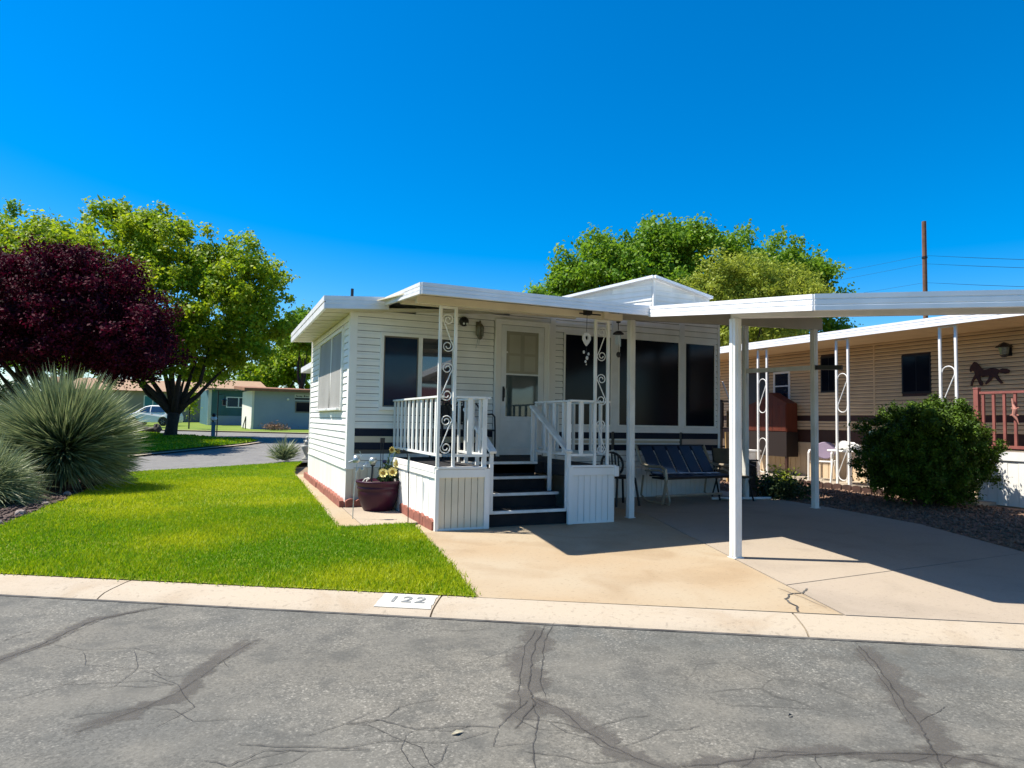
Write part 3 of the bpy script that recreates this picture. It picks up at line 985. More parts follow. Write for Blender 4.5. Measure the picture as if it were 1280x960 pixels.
# the lit side fascia with its dark drip joint
MB().extrude((-0.41, 4.2, 2.905), (-0.41, -0.318, 2.905), (-1, 0, 0), [(0, 0), (0.02, 0), (0.02, -0.075), (0, -0.075)]).build('fascia', fasc, HR)
MB().extrude((-0.41, 4.2, 2.83), (-0.41, -0.318, 2.83), (-1, 0, 0), [(0, 0), (0.004, 0), (0.004, -0.018), (0, -0.018)]).build('drip_joint', black, HR)
MB().extrude((-0.41, 4.2, 2.812), (-0.41, -0.318, 2.812), (-1, 0, 0), [(0, 0), (0.016, 0), (0.016, -0.085), (-0.02, -0.085), (-0.02, -0.075), (0, -0.075)]).build('fascia', fasc, HR)
for k in range(11):
    y0 = -0.29 + k * 0.41
    y1 = min(y0 + 0.36, 4.19)
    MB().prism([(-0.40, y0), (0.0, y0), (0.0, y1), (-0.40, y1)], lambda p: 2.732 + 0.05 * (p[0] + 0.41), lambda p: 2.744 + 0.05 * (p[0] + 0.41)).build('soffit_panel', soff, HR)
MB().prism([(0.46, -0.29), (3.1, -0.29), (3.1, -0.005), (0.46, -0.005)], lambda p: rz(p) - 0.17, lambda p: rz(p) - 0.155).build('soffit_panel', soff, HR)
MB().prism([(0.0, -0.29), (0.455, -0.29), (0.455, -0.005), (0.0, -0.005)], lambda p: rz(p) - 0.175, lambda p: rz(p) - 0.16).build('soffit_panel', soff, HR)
MB().extrude((-0.43, 4.22, 2.905), (0.3, 4.22, 2.94), (0, 1, 0), [(0, 0), (0.016, 0), (0.016, -0.17), (0, -0.17)]).build('fascia', fasc, HR)
# lower roof of the back room
MB().prism([(0.22, 4.5), (3.0, 4.5), (3.0, 8.4), (0.22, 8.4)], 2.40, 2.53).build('roof', fasc, HOUSE)

PA, PB = (0.09, -3.285), (2.895, -3.10)
PZ = lambda p: 2.583 + 0.124 * (p[1] + 3.285) + 0.004 * (p[0] - 0.09)
PR = MB().prism([PA, PB, (3.04, 0.45), (0.50, 0.45), (0.418, -0.3)], lambda p: PZ(p) - 0.045, PZ).build('porch_roof', roofm, HOUSE)
o1 = Vector((PB[1] - PA[1], -(PB[0] - PA[0]), 0)).normalized()
fascia(PR, (*PA, PZ(PA)), (*PB, PZ(PB)), o1, 0.115, fasc)
PD = (0.428, -0.2)
o2 = Vector((-(PD[1] - PA[1]), PD[0] - PA[0], 0)).normalized()
fascia(PR, (*PD, PZ(PD)), (*PA, PZ(PA)), o2, 0.115, fasc)
for k in range(8):
    x0 = 0.14 + k * 0.345
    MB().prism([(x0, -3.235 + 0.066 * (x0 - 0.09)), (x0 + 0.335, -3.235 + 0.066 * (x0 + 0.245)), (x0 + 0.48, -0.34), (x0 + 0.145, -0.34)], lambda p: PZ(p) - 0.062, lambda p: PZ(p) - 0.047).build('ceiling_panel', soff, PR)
zb = lambda x: 2.548
MB().box(0.30, 3.0, -2.375, -2.305, 2.548, 2.63).build('header_beam', cream, PR)
MB().box(0.40, 2.95, -1.25, -1.20, 2.72, 2.77).build('header_beam', cream, PR)

# raised roof of the old trailer behind, a prow of two sided walls
PV = Vector((5.61, 0.6, 0))
dl, drr = Vector((-0.459, 0.889, 0)), Vector((0.9987, 0.05, 0))
CL = MB()
L_, R_ = PV + dl * 3.4, PV + drr * 1.36
zl = lambda t: 3.93 - 0.092 * t
zr = lambda t: 3.93 - 0.185 * t
B_ = L_ + (R_ - PV)
CLR = MB().add([(*PV.xy, 3.93), (*R_.xy, zr(1.36)), (*B_.xy, zr(1.36) - 0.3), (*L_.xy, zl(3.4)), (*PV.xy, 2.95), (*R_.xy, 2.95), (*B_.xy, 2.95), (*L_.xy, 2.95)],
               [(0, 1, 2, 3), (0, 4, 5, 1), (3, 7, 4, 0), (1, 5, 6, 2), (2, 6, 7, 3)]).build('raised_roof', roofm, HOUSE)
nl = Vector((-0.889, -0.459, 0))
nr_ = Vector((0.05, -0.9987, 0))
for k in range(9):
    z = 3.02 + 0.1 * k
    tl = min(3.4, (3.93 - 0.05 - z - 0.08) / 0.092)
    tr = min(1.0, (3.93 - 0.05 - z - 0.08) / 0.185)
    if tl > 0.1:
        MB().extrude(PV + dl * tl + Vector((0, 0, z)), PV + dl * 0.03 + Vector((0, 0, z)), nl, LAP).build('siding_board', white, CLR)
    if tr > 0.1:
        MB().extrude(PV + drr * 0.03 + Vector((0, 0, z)), PV + drr * tr + Vector((0, 0, z)), nr_, LAP).build('siding_board', white, CLR)
pv3 = PV + Vector((0, 0, 3.95)) + nl * 0.05 + nr_ * 0.05
MB().bar(pv3, PV + dl * 3.4 + nl * 0.05 + Vector((0, 0, zl(3.4) + 0.02)), 0.11, 0.05).build('rake_trim', fasc, CLR)
MB().bar(pv3, PV + drr * 1.36 + nr_ * 0.05 + Vector((0, 0, zr(1.36) + 0.02)), 0.11, 0.05).build('rake_trim', fasc, CLR)
MB().box(5.585, 5.64, 0.565, 0.6, 2.95, 3.9).build('corner_trim', white, CLR)
MB().tube([(0.06, 0.35, 2.9), (0.06, 0.35, 3.16)], 0.022).build('vent_pipe', black, HOUSE)

# ================================================================== porch
PORCH = thing('front_porch', 'white railed porch with black steps and iron lace posts', 'porch', (1.8, -1.2, 0))
FY = -2.32
MB().box(0.62, 1.25, -2.28, -0.02, 0.55, 0.695).box(2.42, 2.93, -2.28, -0.02, 0.55, 0.695).box(1.25, 2.42, -1.33, -0.02, 0.55, 0.695).build('deck_floor', deckm, PORCH)
# skirt planks
for x0, x1, nb in ((0.62, 1.17, 7), (2.33, 2.93, 7)):
    wdt = (x1 - x0) / nb
    for i in range(nb):
        MB().box(x0 + i * wdt + 0.003, x0 + (i + 1) * wdt - 0.003, FY + 0.012 + 0.003 * (i % 2), FY + 0.03, 0.012, 0.60).build('skirt_board', cream if x0 < 1 else white, PORCH, bev=0.003)  # left boards cream: light bounced off the sunlit slab, put into their colour
    MB().box(x0, x1, FY - 0.002, FY + 0.012, 0.0, 0.022).build('skirt_trim', white, PORCH)
    MB().box(x0 - 0.02, x1 + 0.01, FY - 0.01, FY + 0.025, 0.59, 0.683).build('skirt_trim', white, PORCH, bev=0.004)
    MB().box(x0 - 0.02, x1 + 0.02, FY - 0.018, FY + 0.03, 0.687, 0.715).build('skirt_trim', white, PORCH, bev=0.004)
MB().box(2.92, 2.985, FY - 0.03, FY + 0.03, 0.57, 0.70).build('skirt_trim', white, PORCH, bev=0.008)
MB().box(1.17, 1.23, FY - 0.014, FY + 0.03, 0.0, 0.685).build('corner_trim', white, PORCH)
MB().box(2.27, 2.33, FY - 0.014, FY + 0.03, 0.0, 0.70).build('corner_trim', white, PORCH)
MB().box(0.578, 0.62, FY - 0.014, FY + 0.03, 0.0, 0.685).build('corner_trim', white, PORCH)
n = 17
wdt = (2.29 - 0.02) / n
for i in range(n):
    y0 = FY + 0.03 + i * wdt
    MB().box(0.592 + 0.003 * (i % 2), 0.615, y0 + 0.004, y0 + wdt - 0.004, 0.012, 0.60).build('skirt_board', white, PORCH)
MB().box(0.575, 0.61, FY + 0.03, -0.02, 0.585, 0.64).build('skirt_trim', white, PORCH)
MB().box(0.572, 0.61, FY + 0.03, -0.02, 0.645, 0.712).build('skirt_trim', white, PORCH)
MB().box(2.93, 2.95, FY + 0.03, -0.02, 0.0, 0.69).build('skirt_board', white, PORCH)
# steps
for k, (zt, yf) in enumerate(((0.185, -2.26), (0.36, -1.97), (0.535, -1.66), (0.705, -1.35))):
    MB().box(1.235, 2.29, yf + 0.02, -1.33 if k < 3 else -1.2, 0.0, zt - 0.03 - 0.002 * k).build('riser', carpet, PORCH)
    MB().box(1.232, 2.31, yf - 0.01, yf + 0.33, zt - 0.028, zt - 0.004).build('tread', carpet, PORCH)
    MB().box(1.23, 2.315, yf - 0.018, yf + 0.03, zt - 0.034, zt).build('nosing', postw, PORCH, bev=0.004)
# railings
def railing(p0, p1, n, zt=1.51, zbm=0.84, first=True, last=True, bw=0.055, bt=0.022):
    p0, p1 = Vector((*p0, 0)), Vector((*p1, 0))
    d = (p1 - p0).normalized()
    R_ = MB().bar(p0 + Vector((0, 0, zt)), p1 + Vector((0, 0, zt)), 0.07, 0.024).build('railing', postw, PORCH, bev=0.003)
    nrm = Vector((-d.y, d.x, 0))
    MB().bar(p0 + Vector((0, 0, zbm)), p1 + Vector((0, 0, zbm)), 0.03, 0.03).build('bottom_rail', postw, R_)
    for i in range(n + 1):
        if (i == 0 and not first) or (i == n and not last):
            continue
        p = p0.lerp(p1, i / n)
        e = 0.70 if i in (0, n) else zbm + 0.015
        m = MB()
        a = p + Vector((0, 0, e))
        b = p + Vector((0, 0, zt - 0.013))
        m.bar(a, b, bw, bt, up=nrm)
        m.build('baluster', postw, R_)
    return R_


railing((0.645, -2.27), (0.645, -0.08), 11, first=False)
railing((0.80, FY + 0.02), (1.165, FY + 0.02), 2, first=False)
railing((1.215, -2.28), (1.215, -1.25), 4, first=False)
railing((2.28, FY + 0.02), (2.62, FY + 0.02), 2, last=False)
railing((2.37, -2.26), (2.37, -1.2), 4, first=False)
railing((2.90, -2.26), (2.90, -0.1), 9, first=False)
for xs, y0, z0 in ((2.275, -1.25, 1.455), (1.27, -1.36, 1.39)):
    H = MB().bar((xs, y0, z0), (xs, -2.33, 0.875), 0.085, 0.035).build('handrail', postw, PORCH, bev=0.004)
    for yy, zb_ in ((y0 - 0.03, 0.50), (-1.80, 0.345), (-2.27, 0.18)):
        zt = z0 + (0.875 - z0) * (yy - y0) / (-2.33 - y0) - 0.02
        MB().bar((xs, yy, zb_), (xs, yy, zt), 0.045, 0.03, up=(0, 1, 0)).build('handrail_post', postw, H)


def spiral(cx, cz, r, a0, turns, sgn, y, n=22):
    return [(cx + r * (1 - 0.72 * i / n) * math.cos(a0 + sgn * turns * 2 * math.pi * i / n), y, cz + r * (1 - 0.72 * i / n) * math.sin(a0 + sgn * turns * 2 * math.pi * i / n)) for i in range(n + 1)]


def iron_post(x0, x1, y, zlo, zhi, scr):
    P = MB().box(x0 - 0.017, x0 + 0.017, y - 0.017, y + 0.017, zlo, zhi).box(x1 - 0.017, x1 + 0.017, y - 0.017, y + 0.017, zlo, zhi)
    P.box(x0 + 0.017, x1 - 0.017, y - 0.014, y + 0.014, zhi - 0.03, zhi - 0.002)
    P = P.build('iron_post', postw, PORCH, bev=0.003)
    xm = (x0 + x1) / 2
    w2 = (x1 - x0) / 2 - 0.02
    for (z1, z0, fl) in scr:          # an S: curl on top, straight, curl below
        s = 1 if fl else -1
        r = w2 * 0.93
        top = spiral(xm, z1 - r, r, math.pi if s > 0 else 0, 1.5, -s, y)
        bot = spiral(xm, z0 + r, r, 0 if s > 0 else math.pi, 1.5, -s, y)
        up_end = Vector((xm + s * w2 * 0.93, y, z1 - r - 0.01))
        MB().tube(list(reversed(top))[:], 0.0065, 6).build('scroll', postw, P)
        # straight run from one side of the top curl to the other side of the bottom one
        MB().tube([(xm - s * w2 * 0.93, y, z1 - r), (xm - s * w2 * 0.5, y, z1 - r - 0.06), (xm + s * w2 * 0.5, y, z0 + r + 0.06), (xm + s * w2 * 0.93, y, z0 + r)], 0.0065, 6).build('scroll', postw, P)
        MB().tube(bot, 0.0065, 6).build('scroll', postw, P)
    return P


iron_post(0.60, 0.785, FY + 0.015, 0.715, 2.548, [(2.46, 2.02, True), (1.90, 1.46, False), (1.30, 0.86, False)])
iron_post(2.645, 2.83, FY + 0.015, 0.715, 2.548, [(2.46, 2.02, False), (1.86, 1.46, True), (1.28, 0.84, True)])

# ================================================================== carport
CP = thing('carport', 'open white metal carport with slender square posts over the driveway', 'carport', (4.6, -3.0, 0))
CZ = lambda p: 2.615 + 0.0897 * (p[0] - 2.895) + 0.119 * (p[1] + 3.10)
cB, cC, cE, cF, cG = (2.90, -3.098), (2.405, -5.89), (6.44, -8.26), (7.55, -2.0), (7.6, 1.5)
CPO = [cB, cC, cE, cF, cG, (6.68, 1.5), (6.68, -0.10), (3.06, -0.10)]
CR_ = MB().prism(CPO, lambda p: CZ(p) - 0.04, CZ).build('roof', roofm, CP)
for a, b in ((cB, cC), (cC, cE), (cE, cF), (cF, cG)):
    o_ = Vector((b[1] - a[1], -(b[0] - a[0]), 0)).normalized()
    if a == cB:
        o_ = Vector((-0.985, 0.175, 0))
    fascia(CR_, (*a, CZ(a)), (*b, CZ(b)), o_, 0.125, fasc)
# roof pans seen from below
for k in range(12):
    x0 = 2.95 + k * 0.345
    def yl(x):
        return -5.80 - 0.588 * (x - 2.45) if x > 2.5 else -5.8
    p = [(x0, max(-5.75, yl(x0)) if x0 < 2.6 else yl(x0) + 0.06), (x0 + 0.335, yl(x0 + 0.335) + 0.06), (min(x0 + 0.335 + 0.0, 7.0), -0.13), (x0, -0.13)]
    if x0 + 0.335 > 6.1:
        p = [(x0, yl(x0) + 0.06 if x0 < 6.0 else -7.0 + (x0 - 6.1) * 5.5), (x0 + 0.335, -6.9 + (x0 + 0.335 - 6.25) * 5.6), (x0 + 0.335, -0.13), (x0, -0.13)]
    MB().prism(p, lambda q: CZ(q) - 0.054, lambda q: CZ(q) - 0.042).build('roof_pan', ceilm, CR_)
def beam(a, b, wd, ht, drop, mat=trimw, name='beam'):
    return MB().bar((*a, CZ(a) - drop - ht / 2), (*b, CZ(b) - drop - ht / 2), wd, ht).build(name, mat, CP, bev=0.004)


nb_ = (2.822, -4.595)
bd = Vector((0.862, -0.507))
beam((nb_[0] - 0.03, nb_[1] + 0.02), (nb_[0] + 3.55, nb_[1] - 2.05), 0.07, 0.11, 0.056)
MB().bar((3.15, -2.055, 2.71), (6.88, -2.02, 2.842), 0.07, 0.18).build('beam', ceilm, CP, bev=0.004)
for (x, y), zt in ((nb_, 2.262), ((3.346, -2.057), 2.625), ((6.724, -2.025), 2.745), ((6.508, -0.786), 3.06), ((6.0, -6.45), 2.33)):
    s = 0.041
    m = MB().box(x - s, x + s, y - s, y + s, 0.0, zt)
    P = m.build('post', postw, CP, bev=0.006)
    MB().box(x - s - 0.012, x + s + 0.012, y - s - 0.012, y + s + 0.012, 0.0, 0.008).build('post_foot', postw, P)
    MB().box(x - s - 0.006, x - s, y - 0.012, y + 0.012, 0.02, zt - 0.02).build('post_rib', postw, P)
    MB().box(x - 0.012, x + 0.012, y - s - 0.006, y - s, 0.02, zt - 0.02).build('post_rib', postw, P)
MB().bar((6.50, -0.80, 2.165), (6.70, -2.0, 2.15), 0.05, 0.07).build('cross_bar', postw, CP)
MB().bar((6.705, -2.07, 2.15), (6.86, -2.42, 2.135), 0.05, 0.07).build('cross_bar_end', black, CP)

# ================================================================== brick edging
def edging(name, label, runs):
    E_ = thing(name, label, 'edging', (*runs[0][0], 0.0))
    for p0, p1, n in runs:
        p0, p1 = Vector((*p0, 0)), Vector((*p1, 0))
        d = (p1 - p0) / n
        u = d.normalized()
        nn = Vector((-u.y, u.x, 0))
        for i in range(n):
            a = p0 + d * i + u * 0.006
            L = d.length - 0.012
            jz = random.uniform(-0.006, 0.006)
            pts = [(0, 0)]
            for j in range(2):
                for t in range(7):
                    x = L * (j + t / 6) / 2
                    pts.append((x, 0.10 + jz + 0.032 * math.sin(math.pi * t / 6) ** 0.8))
            pts.append((L, 0))
            q = a + nn * random.uniform(-0.008, 0.008)
            MB().poly3([q + u * x + Vector((0, 0, z)) for x, z in pts], nn * 0.06).build('brick', brickm, E_)
    return E_


edging('brick_edging', 'scalloped red brick edging along the sunny side wall of the white home', [((-0.03, 4.9), (-0.10, -0.10), 9)])
edging('brick_edging', 'scalloped red brick edging at the corner behind the plum flower pot', [((-0.03, -0.13), (0.57, -0.13), 2)])
edging('brick_edging', 'short run of scalloped red bricks against the sunny porch skirt', [((0.57, -0.75), (0.565, -2.28), 4)])

# ================================================================== flower pot and garden stakes
plum = M('plum_glaze', (0.040, 0.004, 0.018), 0.42, (0.026, 0.003, 0.013), 6, spec=0.3)
soil = M('potting_soil', (0.03, 0.022, 0.016), 0.95, (0.05, 0.035, 0.025), 30, 0.5, 60)
POT = thing('flower_pot', 'large glazed plum flower pot on the concrete by the porch', 'flower pot', (0.345, -0.49, 0.012))
m = MB().lathe([(0.0, 0.0), (0.185, 0.0), (0.195, 0.01), (0.235, 0.09), (0.268, 0.19), (0.275, 0.25), (0.268, 0.285), (0.282, 0.295), (0.282, 0.315), (0.270, 0.322), (0.285, 0.334), (0.290, 0.36), (0.302, 0.37), (0.306, 0.395), (0.296, 0.402), (0.27, 0.40), (0.262, 0.355), (0.0, 0.35)], 40, cap=False)
m.build('pot', plum, POT, smooth=True, local=True)
MB().lathe([(0.0, 0.375), (0.15, 0.37), (0.265, 0.36)], 24, cap=False).build('soil', soil, POT, local=True)
petal_m = M('sunflower_petal', (0.80, 0.62, 0.12), 0.6, (0.85, 0.74, 0.35), 40)
disc_m = M('sunflower_disc', (0.22, 0.13, 0.02), 0.9, (0.35, 0.22, 0.03), 90, 0.5, 200)
stem_m = M('plant_stem', (0.06, 0.12, 0.02), 0.7)
FL = [('lower left sunflower of the bunch in the plum pot', (0.355, -0.70, 0.525), 0.062), ('lower middle sunflower of the bunch in the plum pot', (0.485, -0.68, 0.535), 0.064),
      ('right hand sunflower half turned away above the plum pot', (0.575, -0.60, 0.64), 0.058), ('tallest pale sunflower beside the porch railing', (0.515, -0.48, 0.82), 0.05), ('topmost right sunflower facing the porch railing', (0.60, -0.46, 0.80), 0.045)]
for i, (lb, c, r) in enumerate(FL):
    S = thing('sunflower', lb, 'flower', (c[0] * 0.5 + 0.345 * 0.5, c[1] * 0.5 - 0.24, 0.37), group='sunflowers in the plum pot')
    C = Vector(c)
    yawf = (-0.15, 0.0, -0.6, 0.3, 0.9)[i]
    nrm = Vector((math.sin(yawf), -math.cos(yawf), 0.35 if i < 2 else 0.15)).normalized()
    ax = nrm.cross(Vector((0, 0, 1))).normalized()
    ay = ax.cross(nrm) * -1
    MB().tube([(S.location.x, S.location.y, 0.36), (S.location.x * 0.6 + c[0] * 0.4, S.location.y * 0.6 + c[1] * 0.4 + 0.02, c[2] * 0.6 + 0.15), tuple(C - nrm * 0.02)], 0.006, 6).build('stem', stem_m, S)
    np_ = 16
    for k in range(np_):
        a = 2 * math.pi * k / np_ + random.uniform(-0.08, 0.08)
        d = ax * math.cos(a) + ay * math.sin(a)
        e = ax * -math.sin(a) + ay * math.cos(a)
        rr = r * random.uniform(0.92, 1.1)
        lift = nrm * (0.006 + 0.012 * (k % 2))
        p0, p1, p2 = C + d * r * 0.35, C + d * rr * 0.75 + lift, C + d * rr * 1.05 + lift * 1.6
        wv = r * 0.2
        MB().add([p0 - e * wv * 0.6, p0 + e * wv * 0.6, p1 + e * wv, p2, p1 - e * wv], [(0, 1, 2, 4), (4, 2, 3)]).build('petal', petal_m, S)
    mb = MB()
    ring = []
    for rr, hh in ((0.46, 0.0), (0.36, 0.014), (0.0, 0.016)):
        ring.append([C + (ax * math.cos(2 * math.pi * k / 12) + ay * math.sin(2 * math.pi * k / 12)) * r * rr + nrm * hh for k in range(12)])
    vs = [v for g_ in ring for v in g_]
    mb.add(vs, [(j * 12 + k, j * 12 + (k + 1) % 12, (j + 1) * 12 + (k + 1) % 12, (j + 1) * 12 + k) for j in range(2) for k in range(12)]).build('disc', disc_m, S)
P = np.array(FL[4][1]) * 0 + np.array([0.50, -0.50, 0.45])
P = P + rng.normal(size=(240, 3)) * np.array([0.07, 0.06, 0.09])
P = P[P[:, 2] > 0.37]
tag(leaves('pot_greenery', P, 0.07, 0.04, leaf_k), 'loose green leaves among the sunflowers in the plum pot', 'plant', kind=None)
steel = M('galvanised_metal', (0.45, 0.50, 0.50), 0.35, (0.32, 0.36, 0.36), 12, metal=0.6)
# watering-can shaped stake
T = thing('garden_stake', 'slender metal stake topped by a tilted little watering can', 'garden ornament', (-0.12, -1.20, 0.012))
MB().tube([(-0.12, -1.2, 0.0), (-0.115, -1.2, 0.35), (-0.085, -1.2, 0.70)], 0.006, 6).build('stem', steel, T)
m = MB().lathe([(0.0, -0.04), (0.045, -0.035), (0.05, 0.0), (0.035, 0.05), (0.0, 0.052)], 14, (-0.095, -1.2, 0.735))
m.build('watering_can', steel, T, smooth=True)
MB().tube([(-0.14, -1.2, 0.72), (-0.19, -1.2, 0.70)], 0.012, 8).build('spout', steel, T)
MB().tube([(-0.06, -1.2, 0.76), (-0.04, -1.2, 0.80), (-0.06, -1.2, 0.84)], 0.006, 6).build('can_handle', steel, T)
MB().tube([(-0.10, -1.2, 0.58), (-0.06, -1.19, 0.64), (-0.02, -1.2, 0.62), (0.03, -1.2, 0.69)], 0.008, 6).ball((-0.02, -1.2, 0.615), 0.018).ball((0.0, -1.2, 0.65), 0.014).build('charm', steel, T)
T = thing('garden_stake', 'dark stake with a frosted cup lamp standing in the plum pot', 'garden ornament', (0.235, -0.55, 0.37))
MB().tube([(0.235, -0.55, 0.37), (0.245, -0.55, 0.62)], 0.012, 8).build('stem', black, T)
MB().lathe([(0.008, -0.05), (0.03, -0.035), (0.052, 0.0), (0.055, 0.03), (0.04, 0.06), (0.0, 0.07)], 16, (0.248, -0.55, 0.66)).build('cup', steel, T, smooth=True)
MB().lathe([(0.008, -0.062), (0.032, -0.045), (0.034, -0.036), (0.0, -0.036)], 14, (0.248, -0.55, 0.66)).build('cup_base', black, T, smooth=True)
T = thing('garden_stake', 'thin dark double stake behind the sunflowers in the plum pot', 'garden ornament', (0.40, -0.44, 0.37))
MB().tube([(0.38, -0.44, 0.37), (0.375, -0.44, 0.92)], 0.005, 6).tube([(0.41, -0.44, 0.37), (0.405, -0.44, 0.92)], 0.005, 6).build('stem', black, T)
MB().box(0.365, 0.425, -0.46, -0.42, 0.92, 0.985).build('solar_panel', black, T)
MB().ball((0.43, -0.45, 0.66), 0.035, 10, 6, (1, 0.5, 0.7)).build('charm', M('blue_glass', (0.02, 0.02, 0.08), 0.1), T)
T = thing('garden_stake', 'tall thin plant hook at the lawn edge beside the porch skirt', 'garden ornament', (0.44, -1.71, 0.0))
MB().tube([(0.44, -1.71, 0.0), (0.435, -1.71, 0.55), (0.42, -1.71, 0.78), (0.40, -1.71, 0.86), (0.36, -1.71, 0.88), (0.345, -1.71, 0.85)], 0.006, 6).build('hook', black, T)
MB().tube([(0.43, -1.71, 0.80), (0.428, -1.71, 0.62)], 0.014, 6).build('charm', steel, T)
wbm = M('pale_ribbon', (0.7, 0.68, 0.62), 0.6)
T = tag(MB().tube([(0.10, -0.62, 0.40), (0.13, -0.66, 0.45), (0.17, -0.66, 0.46), (0.15, -0.64, 0.42), (0.19, -0.65, 0.455)], 0.009, 6).build('pot_ornament', wbm), 'small white curled ornament on the left rim of the plum pot', 'ornament')

# ================================================================== hanging things and lamps on the home
L1 = thing('wall_lantern', 'small brass and glass wall lantern left of the white storm door', 'wall lamp', (1.925, -0.015, 2.62))
lg = M('lantern_glass', (0.10, 0.10, 0.08), 0.08, (0.2, 0.2, 0.15), 20)
brass = M('aged_brass', (0.22, 0.20, 0.14), 0.4, metal=0.7)
MB().box(1.885, 1.965, -0.03, -0.008, 2.55, 2.76).build('back_plate', brass, L1)
MB().lathe([(0.035, 0.0), (0.055, 0.02), (0.06, 0.15), (0.03, 0.15)], 6, (1.925, -0.09, 2.52)).build('glass_shade', lg, L1)
m = MB().lathe([(0.07, 0.0), (0.06, 0.02), (0.02, 0.06), (0.012, 0.10), (0.0, 0.105)], 6, (1.925, -0.09, 2.67)).lathe([(0.02, -0.03), (0.045, 0.0), (0.045, 0.012), (0.0, 0.012)], 6, (1.925, -0.09, 2.51))
for k in range(6):
    a = math.pi / 3 * k
    m.tube([(1.925 + 0.053 * math.cos(a), -0.09 + 0.053 * math.sin(a), 2.53), (1.925 + 0.062 * math.cos(a), -0.09 + 0.062 * math.sin(a), 2.67)], 0.005, 5)
m.build('cap', brass, L1)
MB().tube([(1.91, -0.05, 2.50), (1.90, -0.04, 2.42), (1.885, -0.03, 2.35)], 0.005, 5).tube([(1.93, -0.05, 2.50), (1.93, -0.04, 2.40)], 0.005, 5).build('cord', steel, L1)
L2 = thing('security_light', 'round black security light under the porch roof beside the lantern', 'wall lamp', (1.67, -0.02, 2.735))
MB().ball((1.67, -0.07, 2.74), 0.075, 14, 8).box(1.63, 1.71, -0.04, -0.005, 2.69, 2.79).build('housing', black, L2, smooth=False)
for dx in (-0.02, 0.03):
    MB().ball((1.67 + dx, -0.13, 2.70), 0.017).build('lens', M('lens_glass', (0.8, 0.8, 0.78), 0.15), L2)
bell_m = M('pearl_shell', (0.62, 0.62, 0.58), 0.3, (0.5, 0.5, 0.5), 30)
T = thing('sun_catcher', 'white teardrop sun catcher with crystals hanging from a black bracket', 'hanging ornament', (2.41, -2.5, 2.62))
MB().box(2.37, 2.46, -2.53, -2.46, 2.56, 2.63).box(2.30, 2.60, -2.50, -2.49, 2.565, 2.58).build('bracket', black, T)
MB().tube([(2.405, -2.5, 2.57), (2.40, -2.5, 2.35)], 0.003, 5).tube([(2.40, -2.5, 2.16), (2.40, -2.5, 1.95)], 0.002, 5).build('string', black, T)
ts = [(0, -0.09), (0.03, -0.055), (0.055, -0.01), (0.055, 0.03), (0.035, 0.065), (0, 0.075), (-0.035, 0.065), (-0.055, 0.03), (-0.055, -0.01), (-0.03, -0.055)]
inn = [(x * 0.38, (z - 0.01) * 0.38 + 0.012) for x, z in ts]
vs = []
for yy in (-2.512, -2.488):
    vs += [(2.40 + x, yy, 2.265 + z) for x, z in ts] + [(2.40 + x, yy, 2.265 + z) for x, z in inn]
fs = []
for k in range(10):
    k2 = (k + 1) % 10
    fs += [(k, k2, 10 + k2, 10 + k), (20 + k2, 20 + k, 30 + k, 30 + k2), (k2, k, 20 + k, 20 + k2), (10 + k, 10 + k2, 30 + k2, 30 + k)]
MB().add(vs, fs).build('teardrop', bell_m, T)
for (dx, z, r) in ((-0.035, 2.10, 0.016), (0.03, 2.08, 0.015), (0.01, 2.03, 0.02), (-0.01, 1.985, 0.014), (0.0, 1.95, 0.008)):
    MB().ball((2.40 + dx, -2.5, z), r, 6, 4, (1, 1, 1.3)).build('crystal', bell_m, T)
T = thing('wind_chime', 'dark domed wind chime hanging right of the iron lace post', 'hanging ornament', (2.985, -2.3, 2.62))
MB().tube([(2.985, -2.3, 2.70), (2.985, -2.3, 2.62), (2.99, -2.3, 2.60), (2.98, -2.3, 2.57), (2.985, -2.3, 2.44)], 0.006, 6).box(2.965, 3.005, -2.32, -2.28, 2.53, 2.60).build('hanger', black, T)
MB().lathe([(0.072, 0.0), (0.066, 0.018), (0.035, 0.04), (0.0, 0.05)], 16, (2.985, -2.3, 2.38)).build('dome', black, T)
for k in range(5):
    a = 2 * math.pi * k / 5 + 0.3
    MB().tube([(2.985 + 0.03 * math.cos(a), -2.3 + 0.03 * math.sin(a), 2.37), (2.985 + 0.03 * math.cos(a), -2.3 + 0.03 * math.sin(a), 2.27 - 0.012 * k)], 0.005, 6).build('chime_tube', steel, T)
MB().tube([(2.985, -2.3, 2.38), (2.99, -2.3, 2.10)], 0.002, 4).ball((2.99, -2.3, 2.12), 0.035, 8, 6, (1, 0.3, 1.1)).build('sail', black, T)
MB().box(2.70, 2.76, -2.42, -2.38, 2.55, 2.66).build('tmp', cream).name = 'downspout_block'
tag(bpy.data.objects['downspout_block'], 'short cream block under the porch fascia above the right iron post', 'bracket')

# ================================================================== seats
iron = M('wrought_iron', (0.015, 0.014, 0.015), 0.45)
T = thing('porch_bench', 'black wrought iron bench with round back loops on the porch', 'bench', (1.52, -0.45, 0.70))
for xc in (1.30, 1.62):
    m = MB()
    m.tube([(xc + 0.16 * math.cos(a), -0.28 + 0.02 * math.sin(a), 1.36 + 0.17 * math.sin(a)) for a in np.linspace(0, 2 * math.pi, 22)], 0.012, 6)
    for s in (-1, 1):
        m.tube([(xc + s * (0.03 + 0.07 * math.sin(math.pi * t)), -0.29, 1.2 + 0.3 * t) for t in np.linspace(0, 1, 9)], 0.010, 6)
    m.tube([(xc, -0.29, 1.10), (xc, -0.28, 1.52)], 0.012, 6)
    m.add([(xc - 0.13, -0.265, 1.22), (xc + 0.13, -0.265, 1.22), (xc + 0.13, -0.265, 1.46), (xc - 0.13, -0.265, 1.46)], [(0, 1, 2, 3)])
    m.build('backrest', iron, T)
m = MB()
